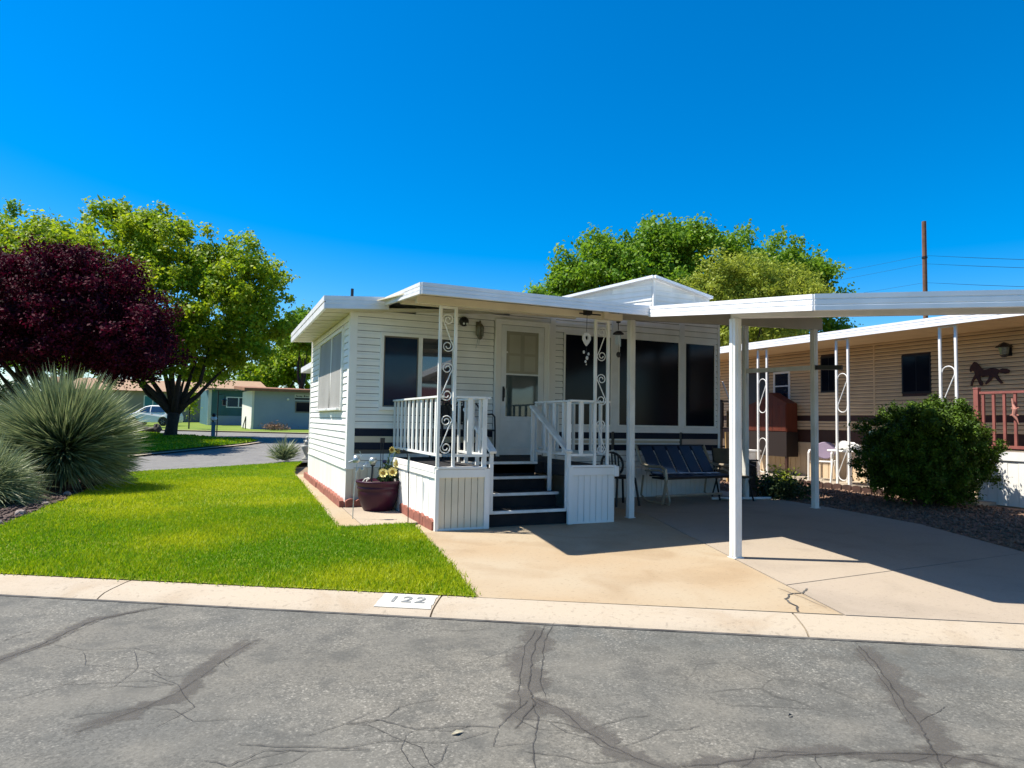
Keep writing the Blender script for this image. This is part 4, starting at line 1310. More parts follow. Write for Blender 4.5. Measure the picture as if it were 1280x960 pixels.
for k in range(9):
    m.box(1.14, 1.90, -0.76 + k * 0.055, -0.72 + k * 0.055, 1.10, 1.115)
m.box(1.12, 1.14, -0.78, -0.26, 1.095, 1.12).box(1.90, 1.92, -0.78, -0.26, 1.095, 1.12)
m.build('seat', iron, T)
for s, xx in ((-1, 1.13), (1, 1.92)):
    MB().tube([(xx - 0.11 * (s > 0), -0.28, 1.50), (xx - 0.07 * (s > 0), -0.30, 1.44), (xx - 0.03 * (s > 0), -0.36, 1.36), (xx, -0.48, 1.335), (xx, -0.66, 1.34), (xx, -0.76, 1.30), (xx, -0.78, 1.12)], 0.013, 6).build('arm', iron, T)
    MB().tube([(xx, -0.78, 1.12), (xx, -0.79, 0.70)], 0.013, 6).build('leg', iron, T)
    MB().tube([(xx, -0.28, 1.45), (xx, -0.25, 0.70)], 0.013, 6).build('leg', iron, T)

blue_v = M('blue_vinyl', (0.007, 0.022, 0.055), 0.45, (0.010, 0.027, 0.062), 6)
alum = M('tan_aluminium', (0.42, 0.36, 0.26), 0.35, (0.35, 0.30, 0.22), 10, metal=0.3)
BN = thing('glider_bench', 'blue strap glider bench with bent metal legs under the carport', 'bench', (5.28, -0.62, 0), R(5))
for k in range(5):
    x0 = -0.68 + k * 0.276
    MB().add([(x0, -0.10, 0.46), (x0 + 0.235, -0.10, 0.46), (x0 + 0.235, 0.20, 0.88), (x0, 0.20, 0.88), (x0, -0.075, 0.45), (x0 + 0.235, -0.075, 0.45), (x0 + 0.235, 0.225, 0.87), (x0, 0.225, 0.87)],
             [(0, 1, 2, 3), (7, 6, 5, 4), (0, 4, 5, 1), (1, 5, 6, 2), (2, 6, 7, 3), (3, 7, 4, 0)]).build('back_strap', blue_v, BN, local=True, bev=0.008)
    MB().add([(x0, -0.42, 0.415), (x0 + 0.235, -0.42, 0.415), (x0 + 0.235, -0.10, 0.44), (x0, -0.10, 0.44), (x0, -0.42, 0.44), (x0 + 0.235, -0.42, 0.44), (x0 + 0.235, -0.10, 0.465), (x0, -0.10, 0.465)],
             [(3, 2, 1, 0), (4, 5, 6, 7), (0, 1, 5, 4), (1, 2, 6, 5), (2, 3, 7, 6), (3, 0, 4, 7)]).build('seat_strap', blue_v, BN, local=True, bev=0.008)
MB().tube([(-0.72, -0.43, 0.42), (0.72, -0.43, 0.42)], 0.016).tube([(-0.72, 0.22, 0.885), (0.72, 0.22, 0.885)], 0.016).tube([(-0.72, -0.09, 0.43), (0.72, -0.09, 0.43)], 0.014).box(-0.70, 0.70, -0.41, -0.12, 0.385, 0.41).build('frame', black, BN, local=True)
for sx in (-1, 1):
    x = sx * 0.74
    MB().tube([(x, 0.24, 0.90), (x, 0.08, 0.60), (x, -0.05, 0.575), (x, -0.38, 0.58), (x, -0.48, 0.54), (x, -0.50, 0.40), (x, -0.42, 0.05), (x, -0.40, 0.015)], 0.024, 8).build('arm', alum, BN, local=True)
    MB().tube([(x - sx * 0.05, 0.05, 0.50), (x - sx * 0.05, -0.28, 0.52), (x - sx * 0.05, -0.40, 0.48), (x - sx * 0.05, -0.42, 0.36), (x - sx * 0.05, -0.52, 0.06), (x - sx * 0.05, -0.50, 0.015), (x - sx * 0.05, 0.0, 0.02), (x - sx * 0.05, 0.15, 0.1), (x - sx * 0.05, 0.1, 0.42)], 0.017, 8).build('leg', alum, BN, local=True)
MB().tube([(-0.70, -0.22, 0.11), (0.70, -0.22, 0.11)], 0.02).build('stretcher', alum, BN, local=True)

T = thing('patio_chair', 'black round backed patio chair between porch and carport post', 'chair', (3.97, -0.85, 0), R(2))
m = MB().tube([(0.20 * math.cos(a), 0.21 + 0.03 * math.sin(a), 0.60 + 0.18 * math.sin(a)) for a in np.linspace(0, 2 * math.pi, 24)], 0.02, 7)
for k in range(5):
    xx = -0.12 + 0.06 * k
    m.tube([(xx, 0.19, 0.46), (xx, 0.23, 0.60 + 0.17 * math.sqrt(max(0, 1 - (xx / 0.2) ** 2)))], 0.014, 6)
m.build('backrest', iron, T, local=True)
MB().lathe([(0.0, 0.0), (0.21, 0.0), (0.23, 0.015), (0.21, 0.035), (0.0, 0.035)], 20, (0, 0, 0.41)).build('seat', iron, T, local=True)
for sx, sy in ((-1, -1), (1, -1), (-1, 1), (1, 1)):
    MB().tube([(sx * 0.16, sy * 0.16, 0.42), (sx * 0.21, sy * 0.21, 0.0)], 0.018, 7).build('leg', iron, T, local=True)

olive = M('brown_canvas', (0.07, 0.06, 0.04), 0.85, (0.10, 0.085, 0.055), 8)
T = thing('folding_chair', 'brown canvas folding chair beside the blue glider bench', 'chair', (6.35, -0.62, 0), R(-28))
MB().add([(-0.24, -0.02, 0.40), (0.24, -0.02, 0.40), (0.27, 0.22, 0.84), (-0.27, 0.22, 0.84), (-0.24, 0.005, 0.39), (0.24, 0.005, 0.39), (0.27, 0.245, 0.83), (-0.27, 0.245, 0.83)],
         [(0, 1, 2, 3), (7, 6, 5, 4), (0, 4, 5, 1), (1, 5, 6, 2), (2, 6, 7, 3), (3, 7, 4, 0)]).build('backrest', olive, T, local=True)
MB().box(-0.24, 0.24, -0.42, 0.0, 0.375, 0.40).build('seat', olive, T, local=True, bev=0.006)
for sx in (-1, 1):
    MB().tube([(sx * 0.27, 0.235, 0.86), (sx * 0.27, 0.06, 0.5), (sx * 0.27, -0.35, 0.0)], 0.014, 6).build('leg', black, T, local=True)
    MB().tube([(sx * 0.28, 0.2, 0.0), (sx * 0.28, -0.42, 0.58), (sx * 0.28, 0.12, 0.60)], 0.014, 6).build('arm', black, T, local=True)

T = thing('storage_bin', 'black slatted bin against the rear right carport post', 'bin', (6.72, -0.62, 0))
for k in range(6):
    MB().box(6.50, 6.82, -0.72, -0.50, 0.04 + k * 0.098, 0.125 + k * 0.098).build('slat', black, T)
MB().box(6.48, 6.84, -0.74, -0.48, 0.63, 0.655).build('lid', black, T)
MB().box(6.51, 6.81, -0.71, -0.51, 0.0, 0.62).build('liner', carpet, T)
ply = M('plywood', (0.55, 0.36, 0.15), 0.7, (0.48, 0.30, 0.12), 6, stretch=(8, 8, 0.6))
tag(MB().poly3([(8.56, 1.95, -0.01), (8.74, 1.90, -0.01), (8.90, 1.98, 1.09), (8.56, 2.02, 1.09)], (0.02, 0.06, 0)).build('plywood_sheet', ply), 'tan plywood sheet leaning upright beyond the end of the bench', 'board')
T = thing('storage_rack', 'dark storage rack behind the tan plywood sheet', 'rack', (8.8, 2.25, 0))
for x in (8.52, 9.05):
    for y in (2.1, 2.36):
        MB().box(x - 0.02, x + 0.02, y - 0.02, y + 0.02, -0.01, 1.80).build('leg', black, T)
for z in (0.3, 0.75, 1.16, 1.76):
    MB().box(8.50, 9.07, 2.08, 2.38, z, z + 0.03).build('shelf', black, T)
MB().box(8.52, 8.80, 2.34, 2.37, 1.2, 1.75).build('back_panel', black, T)
card = M('cardboard', (0.50, 0.29, 0.10), 0.8, (0.43, 0.25, 0.085), 5)
tag(MB().box(8.84, 9.05, 2.02, 2.30, 1.195, 1.56).build('cardboard_box', card, bev=0.004), 'sunlit orange cardboard box on the dark rack behind the carport post', 'box')
tag(MB().tube([(8.46, 2.0, 2.20), (8.66, 2.0, 1.80), (8.80, 2.0, 1.1)], 0.016, 6).build('broom_handle', trimw), 'white broom handle leaning on the dark storage rack', 'broom')
tag(MB().tube([(5.85, -0.72, 0.025), (6.9, -0.95, 0.025)], 0.022, 8).build('pipe', trimw), 'thin white pipe lying on the slab in front of the bench', 'pipe')

# ================================================================== the tan neighbouring home
tan = M('tan_siding', (0.66, 0.475, 0.275), 0.5, (0.58, 0.415, 0.24), 2.5)
tsk = M('tan_skirting', (0.62, 0.48, 0.32), 0.6, (0.55, 0.42, 0.28), 3)
brown = M('brown_stripe', (0.05, 0.022, 0.016), 0.5)
NB = thing('tan_home', 'tan sided neighbouring home with brown stripes behind the round bush', 'house', (11.4, 0, 0))
WX = 11.4
MB().box(WX + 0.004, 15.0, -9.0, 8.0, 0.3, 3.12).build('wall', brown, NB)  # dark brown in the siding gaps stands for shade under each course
zones = [(1.42, 3.06, []), (1.155, 1.30, [])]
opn = [(-0.73, -0.10, 1.96, 2.76), (1.50, 1.95, 2.05, 2.90), (2.88, 3.42, 1.79, 2.62), (3.58, 4.36, 0.4, 2.64)]
m = MB()
def nsid(m, y0, y1, z0, z1, op):
    z = z0
    while z < z1 - 0.01:
        segs = [(y0, y1)]
        for (a, b, c, d) in op:
            if c < z + 0.06 and d > z + 0.012:
                ns = []
                for s0, s1 in segs:
                    if a > s0:
                        ns.append((s0, min(s1, a)))
                    if b < s1:
                        ns.append((max(s0, b), s1))
                segs = [s for s in ns if s[1] - s[0] > 0.02]
        for s0, s1 in segs:
            m.extrude((WX, s0, z), (WX, s1, z), (-1, 0, 0), [(0, 0.012), (0.018, 0.012), (0.018, 0.05), (0.006, 0.062), (0.006, 0.08), (0, 0.08)])
        z += 0.08


nsid(m, -9, 8, 1.50, 3.06, opn)
nsid(m, -9, 8, 1.16, 1.37, opn)
m.build('siding', tan, NB)['kind'] = 'stuff'
MB().box(WX - 0.012, WX + 0.004, -9, 8, 1.378, 1.496).build('stripe_band', brown, NB)
MB().box(WX - 0.012, WX + 0.004, -9, 8, 0.865, 1.154).build('stripe_band', brown, NB)
ribbed('skirting', tsk, NB, (WX - 0.02, 8), (WX - 0.02, -9), (-1, 0), 0.045, 0.80, 0.16)
MB().box(WX - 0.035, WX + 0.004, -9, 8, 0.80, 0.862).build('skirting_rail', tsk, NB)
MB().box(WX - 0.022, WX, 0.52, 0.56, 1.5, 3.06).build('joint_trim', tan, NB)
for nm, (y0, y1, z0, z1) in (('window', opn[0]), ('window', opn[1])):
    wq = MB().box(WX - 0.02, WX + 0.004, y0, y1, z0, z1).build(nm, black, NB)
    MB().box(WX - 0.026, WX - 0.0205, y0 + 0.035, (y0 + y1) / 2 - 0.01, z0 + 0.04, z1 - 0.04).build('pane', glass_dark, wq)
    MB().box(WX - 0.026, WX - 0.0205, (y0 + y1) / 2 + 0.01, y1 - 0.035, z0 + 0.04, z1 - 0.04).build('pane', glass_dark, wq)
m = MB()
y0, y1, z0, z1 = opn[2]
m.box(WX - 0.03, WX + 0.004, y0, y1, z1 - 0.05, z1).box(WX - 0.03, WX + 0.004, y0, y1, z0, z0 + 0.05).box(WX - 0.03, WX + 0.004, y0, y0 + 0.05, z0 + 0.05, z1 - 0.05).box(WX - 0.03, WX + 0.004, y1 - 0.05, y1, z0 + 0.05, z1 - 0.05).box(WX - 0.03, WX + 0.004, y0 + 0.05, y1 - 0.05, 2.24, 2.27)
wq = m.build('window', trimw, NB)
MB().box(WX - 0.012, WX + 0.004, y0 + 0.05, y1 - 0.05, z0 + 0.05, z1 - 0.05).build('pane', glass_mid, wq)
dq = MB().box(WX - 0.03, WX + 0.004, 3.60, 4.34, 0.86, 2.62).build('door', M('dark_door', (0.03, 0.035, 0.05), 0.4), NB)
MB().ball((WX - 0.06, 3.68, 1.65), 0.03).build('handle', brass, dq)
RN = MB().box(9.98, 15.5, -9.3, 8.3, 3.10, 3.17).build('roof', roofm, NB)
fascia(RN, (9.98, 8.3, 3.235), (9.98, -9.3, 3.235), (-1, 0, 0), 0.165, fasc)
for k in range(24):
    y0 = -9.2 + k * 0.73
    MB().box(10.0, 11.39, y0, y0 + 0.72, 3.085, 3.098).build('soffit_panel', tan, RN)
for y, x in ((-0.6, 11.4), (0.2, 11.9)):
    MB().lathe([(0.07, 0), (0.07, 0.2), (0.11, 0.21), (0.11, 0.26), (0.0, 0.29)], 12, (x, y + 1.0, 3.17)).build('roof_vent', trimw, RN)
for y, x in ((-2.9, 12.2), (-4.1, 12.4), (-1.2, 12.5)):
    MB().box(x, x + 0.7, y - 0.3, y + 0.3, 3.17, 3.33).build('roof_hatch', trimw, RN)
def loop_post(y):
    P = MB()
    for s in (-1, 1):
        P.box(10.1 - 0.02, 10.1 + 0.02, y + s * 0.14 - 0.022, y + s * 0.14 + 0.022, 0.045, 3.075)
    P.box(10.085, 10.115, y - 0.118, y + 0.118, 3.04, 3.074)
    P = P.build('post', trimw, NB, bev=0.004)
    for z in (0.55, 1.95):
        pts = []
        for k in range(13):
            a = math.pi * k / 12
            pts.append((10.1, y + 0.11 * math.cos(a), z + 0.30 + 0.1 * math.sin(a)))
        pts += [(10.1, y - 0.11, z + 0.25), (10.1, y + 0.11, z - 0.25)]
        for k in range(13):
            a = math.pi * k / 12
            pts.append((10.1, y + 0.11 * math.cos(a), z - 0.30 - 0.1 * math.sin(a)))
        pts += [(10.1, y - 0.11, z - 0.28)]
        MB().tube(pts, 0.010, 6).build('scroll', trimw, P)


for y in (2.49, 0.28, -1.905, -5.0, 5.2):
    loop_post(y)
# deck with red railing
ND = thing('neighbour_deck', 'white skirted deck with red wooden railing at the right edge', 'deck', (10.8, -5, 0))
n = 28
for i in range(n):
    y0 = -2.30 - i * 0.16
    MB().box(10.20 + 0.003 * (i % 2), 10.225, y0 - 0.155, y0, 0.0, 0.735).build('skirt_board', white, ND)
MB().box(10.18, 10.23, -6.8, -2.28, 0.74, 0.885).build('skirt_trim', trimw, ND)
MB().box(10.232, 11.35, -2.32, -2.29, 0.0, 0.87).build('skirt_board', white, ND)
MB().box(10.232, 11.38, -6.8, -2.325, 0.80, 0.88).build('deck_floor', conc_g, ND)
redm = M('red_stain', (0.30, 0.10, 0.08), 0.6, (0.24, 0.08, 0.065), 8)
RR = MB().box(10.16, 10.24, -2.36, -2.28, 0.89, 1.93).box(10.155, 10.245, -2.365, -2.275, 1.93, 1.955).build('railing_post', redm, ND, bev=0.006)
RL = MB().box(10.18, 10.23, -6.8, -2.365, 1.845, 1.885).build('railing', redm, ND)
MB().box(10.185, 10.225, -6.8, -2.365, 0.935, 0.985).build('bottom_rail', redm, RL)
for k in range(22):
    y = -2.42 - k * 0.165
    MB().box(10.188, 10.222, y - 0.02, y + 0.02, 0.986, 1.844).build('baluster', redm, RL)
orn = M('terracotta', (0.42, 0.17, 0.13), 0.7, (0.5, 0.24, 0.18), 20)
T = thing('hanging_ornament', 'small terracotta gecko ornament tied to the red railing', 'ornament', (10.16, -2.92, 1.6))
MB().tube([(10.15, -2.90, 1.76), (10.15, -2.91, 1.66), (10.15, -2.94, 1.58), (10.15, -2.92, 1.48), (10.15, -2.97, 1.40), (10.15, -2.99, 1.34)], [0.012, 0.016, 0.035, 0.03, 0.012, 0.004], 7).build('body', orn, T)
MB().tube([(10.15, -2.88, 1.60), (10.15, -2.93, 1.58), (10.15, -3.0, 1.61)], 0.009, 5).tube([(10.15, -2.86, 1.48), (10.15, -2.92, 1.50), (10.15, -2.99, 1.48)], 0.009, 5).build('legs', orn, T)
# horse cut-out and lantern
hp = [(0, 43), (5, 20), (12, 18), (22, 4), (28, 0), (40, 4), (55, 18), (70, 36), (85, 45), (105, 41), (130, 38), (150, 40), (168, 50), (185, 42), (210, 45), (226, 54), (220, 68), (200, 70), (180, 65), (166, 60), (158, 72), (168, 90), (188, 115), (176, 118), (160, 102), (143, 84), (132, 84), (125, 96), (110, 108), (92, 119), (88, 112), (106, 92), (112, 76), (95, 76), (75, 78), (60, 76), (62, 92), (78, 112), (70, 126), (56, 120), (46, 96), (36, 82), (22, 98), (12, 122), (3, 122), (8, 100), (24, 74), (30, 66), (26, 50), (14, 46), (6, 52)]
HS = 0.70 / 226
tag(MB().poly3([(WX - 0.055, -1.50 - x * HS, 2.52 - z * HS * 1.2) for x, z in hp], (0.018, 0, 0)).build('horse_cutout', M('rust_metal', (0.035, 0.012, 0.012), 0.7, (0.06, 0.02, 0.015), 25)), 'dark metal galloping horse hung on the tan siding', 'wall ornament')
T = thing('wall_lantern', 'black carriage lantern above the metal horse on the tan wall', 'wall lamp', (WX - 0.02, -2.17, 2.7))
MB().box(WX - 0.04, WX - 0.014, -2.23, -2.11, 2.58, 2.78).build('back_plate', black, T)
MB().lathe([(0.06, 0.0), (0.085, 0.13), (0.04, 0.13)], 6, (WX - 0.15, -2.17, 2.60)).build('glass_shade', lg, T)
MB().lathe([(0.14, 0.0), (0.12, 0.02), (0.06, 0.07), (0.0, 0.10)], 6, (WX - 0.15, -2.17, 2.73)).lathe([(0.03, -0.04), (0.07, 0.0), (0.0, 0.01)], 6, (WX - 0.15, -2.17, 2.59)).build('cap', black, T)
# things on the neighbour's patio
mah = M('mahogany', (0.12, 0.022, 0.008), 0.6, (0.08, 0.016, 0.006), 4, stretch=(6, 6, 0.8))
T = thing('wooden_cabinet', 'reddish wooden cabinet with a pointed top against the tan wall', 'cabinet', (11.15, 3.2, 0.045))
MB().poly3([(10.95, 3.85, 1.10), (10.95, 3.85, 1.78), (10.95, 3.42, 1.90), (10.95, 3.14, 2.08), (10.95, 2.86, 1.93), (10.95, 2.58, 1.80), (10.95, 2.58, 1.10)], (0.35, 0, 0)).build('back_board', mah, T)
for k in range(6):
    y0 = 2.60 + k * 0.208
    MB().box(10.935, 10.95, y0, y0 + 0.2, 1.12, 1.76).build('panel', mah, T)
MB().box(10.92, 11.30, 2.56, 3.87, 0.50, 1.10).build('base', M('dark_base', (0.015, 0.008, 0.006), 0.7), T)
for y in (2.6, 3.8):
    MB().box(10.94, 11.0, y - 0.03, y + 0.03, 0.045, 0.50).build('leg', brown, T)
plast = M('white_plastic', (0.78, 0.77, 0.74), 0.4)
T = thing('white_box', 'bright white storage chest on the sunlit patio left of the twin posts', 'chest', (10.0, 2.95, 0.045))
MB().box(9.85, 10.25, 2.72, 3.15, 0.045, 0.60).build('chest', plast, T, bev=0.01)
MB().box(9.83, 10.27, 2.70, 3.17, 0.605, 0.66).build('lid', plast, T, bev=0.01)
T = thing('patio_chair', 'white armchair with lilac back on the sunlit patio by the tan home', 'chair', (10.85, 1.45, 0.045), R(-62))
lil = M('lilac_sling', (0.22, 0.17, 0.24), 0.7)
MB().lathe([(0.0, -0.012), (0.2, -0.012), (0.22, 0.0), (0.2, 0.012), (0.0, 0.012)], 22, (0, 0, 0)).build('backrest', lil, T, local=True)
bk = T.children[0]
bk.rotation_euler = (R(78), 0, 0)
bk.location = (0, 0.26, 0.66)
bk.scale = (1.1, 0.9, 1)
for k in range(5):
    MB().box(-0.22, 0.22, -0.22 + k * 0.09, -0.15 + k * 0.09, 0.41, 0.425).build('seat_slat', plast, T, local=True)
for sx in (-1, 1):
    MB().tube([(sx * 0.24, -0.24, 0.0), (sx * 0.24, -0.22, 0.60), (sx * 0.24, -0.15, 0.66), (sx * 0.24, 0.24, 0.68)], 0.022, 8).build('arm', plast, T, local=True)
    MB().tube([(sx * 0.20, 0.24, 0.44), (sx * 0.23, 0.32, 0.0)], 0.02, 8).build('leg', plast, T, local=True)
T = thing('patio_table', 'white round patio table half hidden by the round bush', 'table', (10.6, 0.55, 0.045))
MB().lathe([(0.0, 0.0), (0.42, 0.0), (0.43, 0.02), (0.42, 0.035), (0.0, 0.035)], 26, (10.6, 0.55, 0.72)).build('tabletop', plast, T)
for k in range(4):
    a = math.pi / 4 + k * math.pi / 2
    MB().tube([(10.6 + 0.3 * math.cos(a), 0.55 + 0.3 * math.sin(a), 0.72), (10.6 + 0.36 * math.cos(a), 0.55 + 0.36 * math.sin(a), 0.045)], 0.02, 7).build('leg', plast, T)
m = MB().ball((10.55, 0.55, 0.82), 0.24, 16, 10, (1.0, 1.0, 0.45))
m.v = [(a + random.uniform(-.03, .03), b + random.uniform(-.03, .03), c + random.uniform(-.03, .03)) for a, b, c in m.v]
tag(m.build('crumpled_cloth', plast), 'heap of white crumpled cloths on the patio table', 'cloth')
tag(MB().box(10.75, 11.2, -0.55, 0.2, 0.045, 1.17).build('cooler_box', M('dark_teal', (0.01, 0.04, 0.045), 0.5), bev=0.02), 'dark green square box behind the round bush', 'box')
M_DK = M('dark_edging', (0.08, 0.04, 0.03), 0.85, (0.05, 0.028, 0.022), 9, 0.3, 60)
E_ = thing('scallop_edging', 'dark scalloped edging row between gravel and the sunlit patio', 'edging', (9.62, 0.5, 0))
for k in range(14):
    y = 1.9 - k * 0.22
    MB().poly3([(9.62, y, 0)] + [(9.62, y - 0.1 + 0.1 * math.cos(math.pi * t / 6), 0.07 + 0.05 * math.sin(math.pi * t / 6)) for t in range(7)] + [(9.62, y - 0.2, 0)], (0.05, 0, 0)).build('brick', M_DK, E_)

# ================================================================== trees and plants
def crown(name, mat, lobes, ncl, nlf, ln, wd, rc, parent, lowcut=-0.45, flat=0.7, up=0.4, kind=None, spread=(0.5, 1.0)):
    wts = np.array([l[1][0] * l[1][2] for l in lobes], float)
    wts /= wts.sum()
    idx = rng.choice(len(lobes), ncl, p=wts)
    C = np.array([l[0] for l in lobes], float)[idx]
    Rr = np.array([l[1] for l in lobes], float)[idx]
    d = unit(ncl * 3)
    d = d[d[:, 2] > lowcut][:ncl]
    while len(d) < ncl:
        e = unit(ncl)
        d = np.vstack([d, e[e[:, 2] > lowcut]])[:ncl]
    f = rng.uniform(*spread, (ncl, 1)) * rng.uniform(0.85, 1.1, (ncl, 1))
    cc = C + d * Rr * f
    rr = rc * rng.uniform(0.55, 1.3, ncl)
    k = rng.choice(ncl, nlf, p=(rr ** 2) / (rr ** 2).sum())
    # sprays: a soft cloud drawn out along a leaning twig
    tw = d * 0.7 + unit(ncl) * 0.6 + np.array([0, 0, 0.25])
    tw /= np.linalg.norm(tw, axis=1, keepdims=True)
    g_ = rng.normal(size=(nlf, 3)) * (rr[k] * 0.46)[:, None] * np.array([1, 1, flat])
    P = cc[k] + g_ + tw[k] * (rng.uniform(-0.6, 1.15, nlf) * rr[k])[:, None]
    u = g_ / (np.linalg.norm(g_, axis=1, keepdims=True) + 1e-9)
    N = u * 0.7 + d[k] * 0.5
    ct = rng.uniform(0.25, 0.65, ncl)
    tint = ct[k] + rng.normal(0, 0.22, nlf)
    leaves(name, P, ln, wd, mat, N, 0.7, up, tint, parent, kind)
    return cc


def tree(name, label, base, lobes, mat, ncl, nlf, ln, wd, rc, tr, fork, nlimb, group=None, lowcut=-0.45, **kw):
    T = thing(name, label, 'tree', base, group=group)
    cc = crown('crown', mat, lobes, ncl, nlf, ln, wd, rc, T, lowcut, **kw)
    b = Vector(base)
    top = b + Vector((random.uniform(-.1, .1), random.uniform(-.1, .1), fork))
    m = MB().tube([b - Vector((0, 0, 0.15)), b + Vector((0, 0, 0.12)), b.lerp(top, 0.5), top], [tr * 1.5, tr * 1.08, tr * 0.95, tr * 1.05], 10)
    m.build('trunk', bark, T, smooth=True)
    order = np.argsort(rng.random(len(cc)))[:nlimb]
    for i in order:
        e = top.lerp(Vector(cc[i]), 0.66)
        mid = top.lerp(e, 0.5) + Vector((random.uniform(-.3, .3), random.uniform(-.3, .3), -0.12 * (e - top).length))
        pts = [top - Vector((0, 0, 0.15)), top.lerp(mid, 0.5), mid, mid.lerp(e, 0.55) + Vector((0, 0, 0.1)), e]
        r0 = tr * random.uniform(0.5, 0.75)
        MB().tube(pts, [r0, r0 * 0.8, r0 * 0.6, r0 * 0.35, r0 * 0.12], 7).build('limb', bark, T, smooth=True)
    return T


tree('maple_tree', 'broad bright green tree on the grass island with dark forked trunk', (-3.77, 26.13, 0.22), [
    ((-3.85, 26.16, 6.19), (4.7, 4.2, 3.2)), ((-6.56, 27.35, 9.07), (2.3, 2.3, 2.0)), ((-4.43, 26.42, 9.11), (1.9, 2.0, 1.6)), ((-2.17, 25.42, 8.37), (1.9, 2.0, 1.6)), ((-0.59, 24.73, 8.01), (1.5, 1.8, 1.6)), ((-0.06, 24.50, 5.87), (1.6, 1.8, 1.5)),
    ((0.34, 24.32, 4.52), (1.2, 1.5, 0.8)), ((-3.88, 26.18, 4.52), (4.0, 3.8, 1.4)), ((-6.51, 27.33, 4.20), (2.8, 3.0, 1.5)), ((-3.84, 26.16, 3.60), (2.7, 2.6, 0.8)), ((-6.90, 27.50, 10.88), (0.5, 0.6, 0.9)), ((-6.00, 27.11, 10.73), (0.5, 0.6, 0.7)), ((-4.38, 26.40, 10.45), (0.6, 0.6, 0.8)), ((-2.43, 25.54, 9.70), (0.7, 0.7, 0.7)), ((-0.29, 24.60, 9.50), (0.5, 0.6, 0.7)), ((0.78, 24.13, 7.17), (0.6, 0.7, 0.7)), ((-8.36, 29.46, 8.52), (1.6, 2.0, 1.5))], leaf_g, 640, 105000, 0.17, 0.10, 0.44, 0.27, 1.15, 10, lowcut=-0.75)
tree('ash_tree', 'green tree half hidden behind the dark plum tree', (-7.70, 22.61, 0.15), [((-8.43, 22.93, 5.88), (3.6, 3.2, 2.4)), ((-9.56, 23.43, 7.35), (2.0, 2.0, 1.3)), ((-7.60, 22.57, 7.22), (1.8, 1.8, 1.3)), ((-8.40, 22.92, 8.04), (1.2, 1.2, 0.9))], leaf_g, 220, 36000, 0.17, 0.10, 0.5, 0.2, 2.0, 9, lowcut=-0.75)
tree('plum_tree', 'dense dark purple leaved plum tree on the island behind the spiky bush', (-6.40, 17.67, 0.10), [
    ((-6.63, 17.77, 4.56), (3.26, 2.97, 2.15)), ((-10.22, 20.16, 4.77), (3.12, 2.97, 2.37)), ((-4.62, 16.40, 3.79), (1.41, 1.78, 1.26)), ((-8.24, 18.97, 6.12), (1.78, 1.93, 0.96)), ((-6.20, 17.58, 6.15), (1.71, 1.78, 0.74)), ((-7.21, 18.03, 3.43), (4.01, 2.97, 1.19)), ((-4.10, 16.17, 3.33), (0.74, 1.34, 0.67))],
    leaf_p, 800, 200000, 0.105, 0.065, 0.38, 0.2, 1.3, 14, lowcut=-0.8)
for i, (b, lb, (l, n)) in enumerate([
        ((-14.48, 46.34, 0.41), 'feathery tree with upright shoots far behind the plum tree', ([((-16.50, 47.22, 13.33), (1.6, 1.5, 2.2)), ((-15.78, 46.91, 14.19), (0.5, 0.5, 2.0)), ((-14.83, 46.49, 13.93), (0.5, 0.5, 1.9)), ((-13.42, 45.87, 13.38), (0.8, 0.8, 1.5)), ((-12.51, 45.47, 12.83), (0.9, 1.0, 1.4)), ((-14.37, 46.29, 11.94), (3.0, 2.5, 1.5)), ((-14.34, 46.27, 6.59), (3.5, 3.0, 4.0))], 26000))]):
    tree('feathery_tree', lb, b, l, leaf_d, 150, n, 0.24, 0.13, 0.6, 0.25, 3.0, 8, lowcut=-0.7)
tree('shade_tree', 'big deep green tree rising behind the white home', (20.92, 18.79, 0.26), [
    ((18.56, 19.82, 8.41), (4.3, 3.5, 3.0)), ((16.41, 20.77, 9.01), (2.0, 2.2, 1.8)), ((19.72, 19.31, 10.37), (2.0, 2.2, 1.6)), ((21.68, 18.45, 10.19), (2.2, 2.5, 1.7)), ((25.16, 18.02, 9.93), (2.3, 2.5, 1.7)), ((26.96, 17.22, 9.43), (1.7, 2.0, 1.5)), ((28.36, 16.61, 8.04), (1.1, 1.3, 0.7)),
    ((15.25, 21.27, 8.13), (1.4, 1.8, 1.0)), ((14.28, 21.70, 7.60), (1.0, 1.2, 0.5)), ((20.90, 18.79, 6.53), (7.5, 4.0, 2.3)), ((27.54, 16.97, 6.35), (2.2, 2.5, 1.4))], leaf_d, 850, 130000, 0.18, 0.115, 0.50, 0.35, 4.0, 14, lowcut=-0.7)
tree('olive_tree', 'yellow olive leaved tree in front of the deep green tree', (18.86, 12.04, 0.17), [
    ((18.57, 12.17, 7.02), (2.3, 2.2, 1.3)), ((20.29, 11.42, 6.95), (1.4, 1.6, 1.0)), ((17.32, 12.72, 6.79), (1.0, 1.5, 0.8)), ((18.88, 12.04, 5.21), (2.6, 2.4, 1.3)), ((21.06, 11.08, 6.45), (0.8, 1.0, 0.6))], leaf_o, 380, 56000, 0.14, 0.06, 0.38, 0.2, 3.2, 12, lowcut=-0.8)
tree('lime_tree', 'bright lime green tree standing above the grey cottage roof', (2.99, 58.33, 0.65), [
    ((2.47, 58.56, 5.37), (2.6, 2.5, 2.0)), ((4.36, 57.72, 5.87), (2.6, 2.5, 2.2)), ((6.45, 56.81, 6.84), (2.8, 2.5, 3.0)), ((1.28, 59.07, 4.80), (1.2, 1.5, 1.2))], leaf_g, 110, 22000, 0.34, 0.22, 0.8, 0.22, 2.0, 6, lowcut=-0.8)
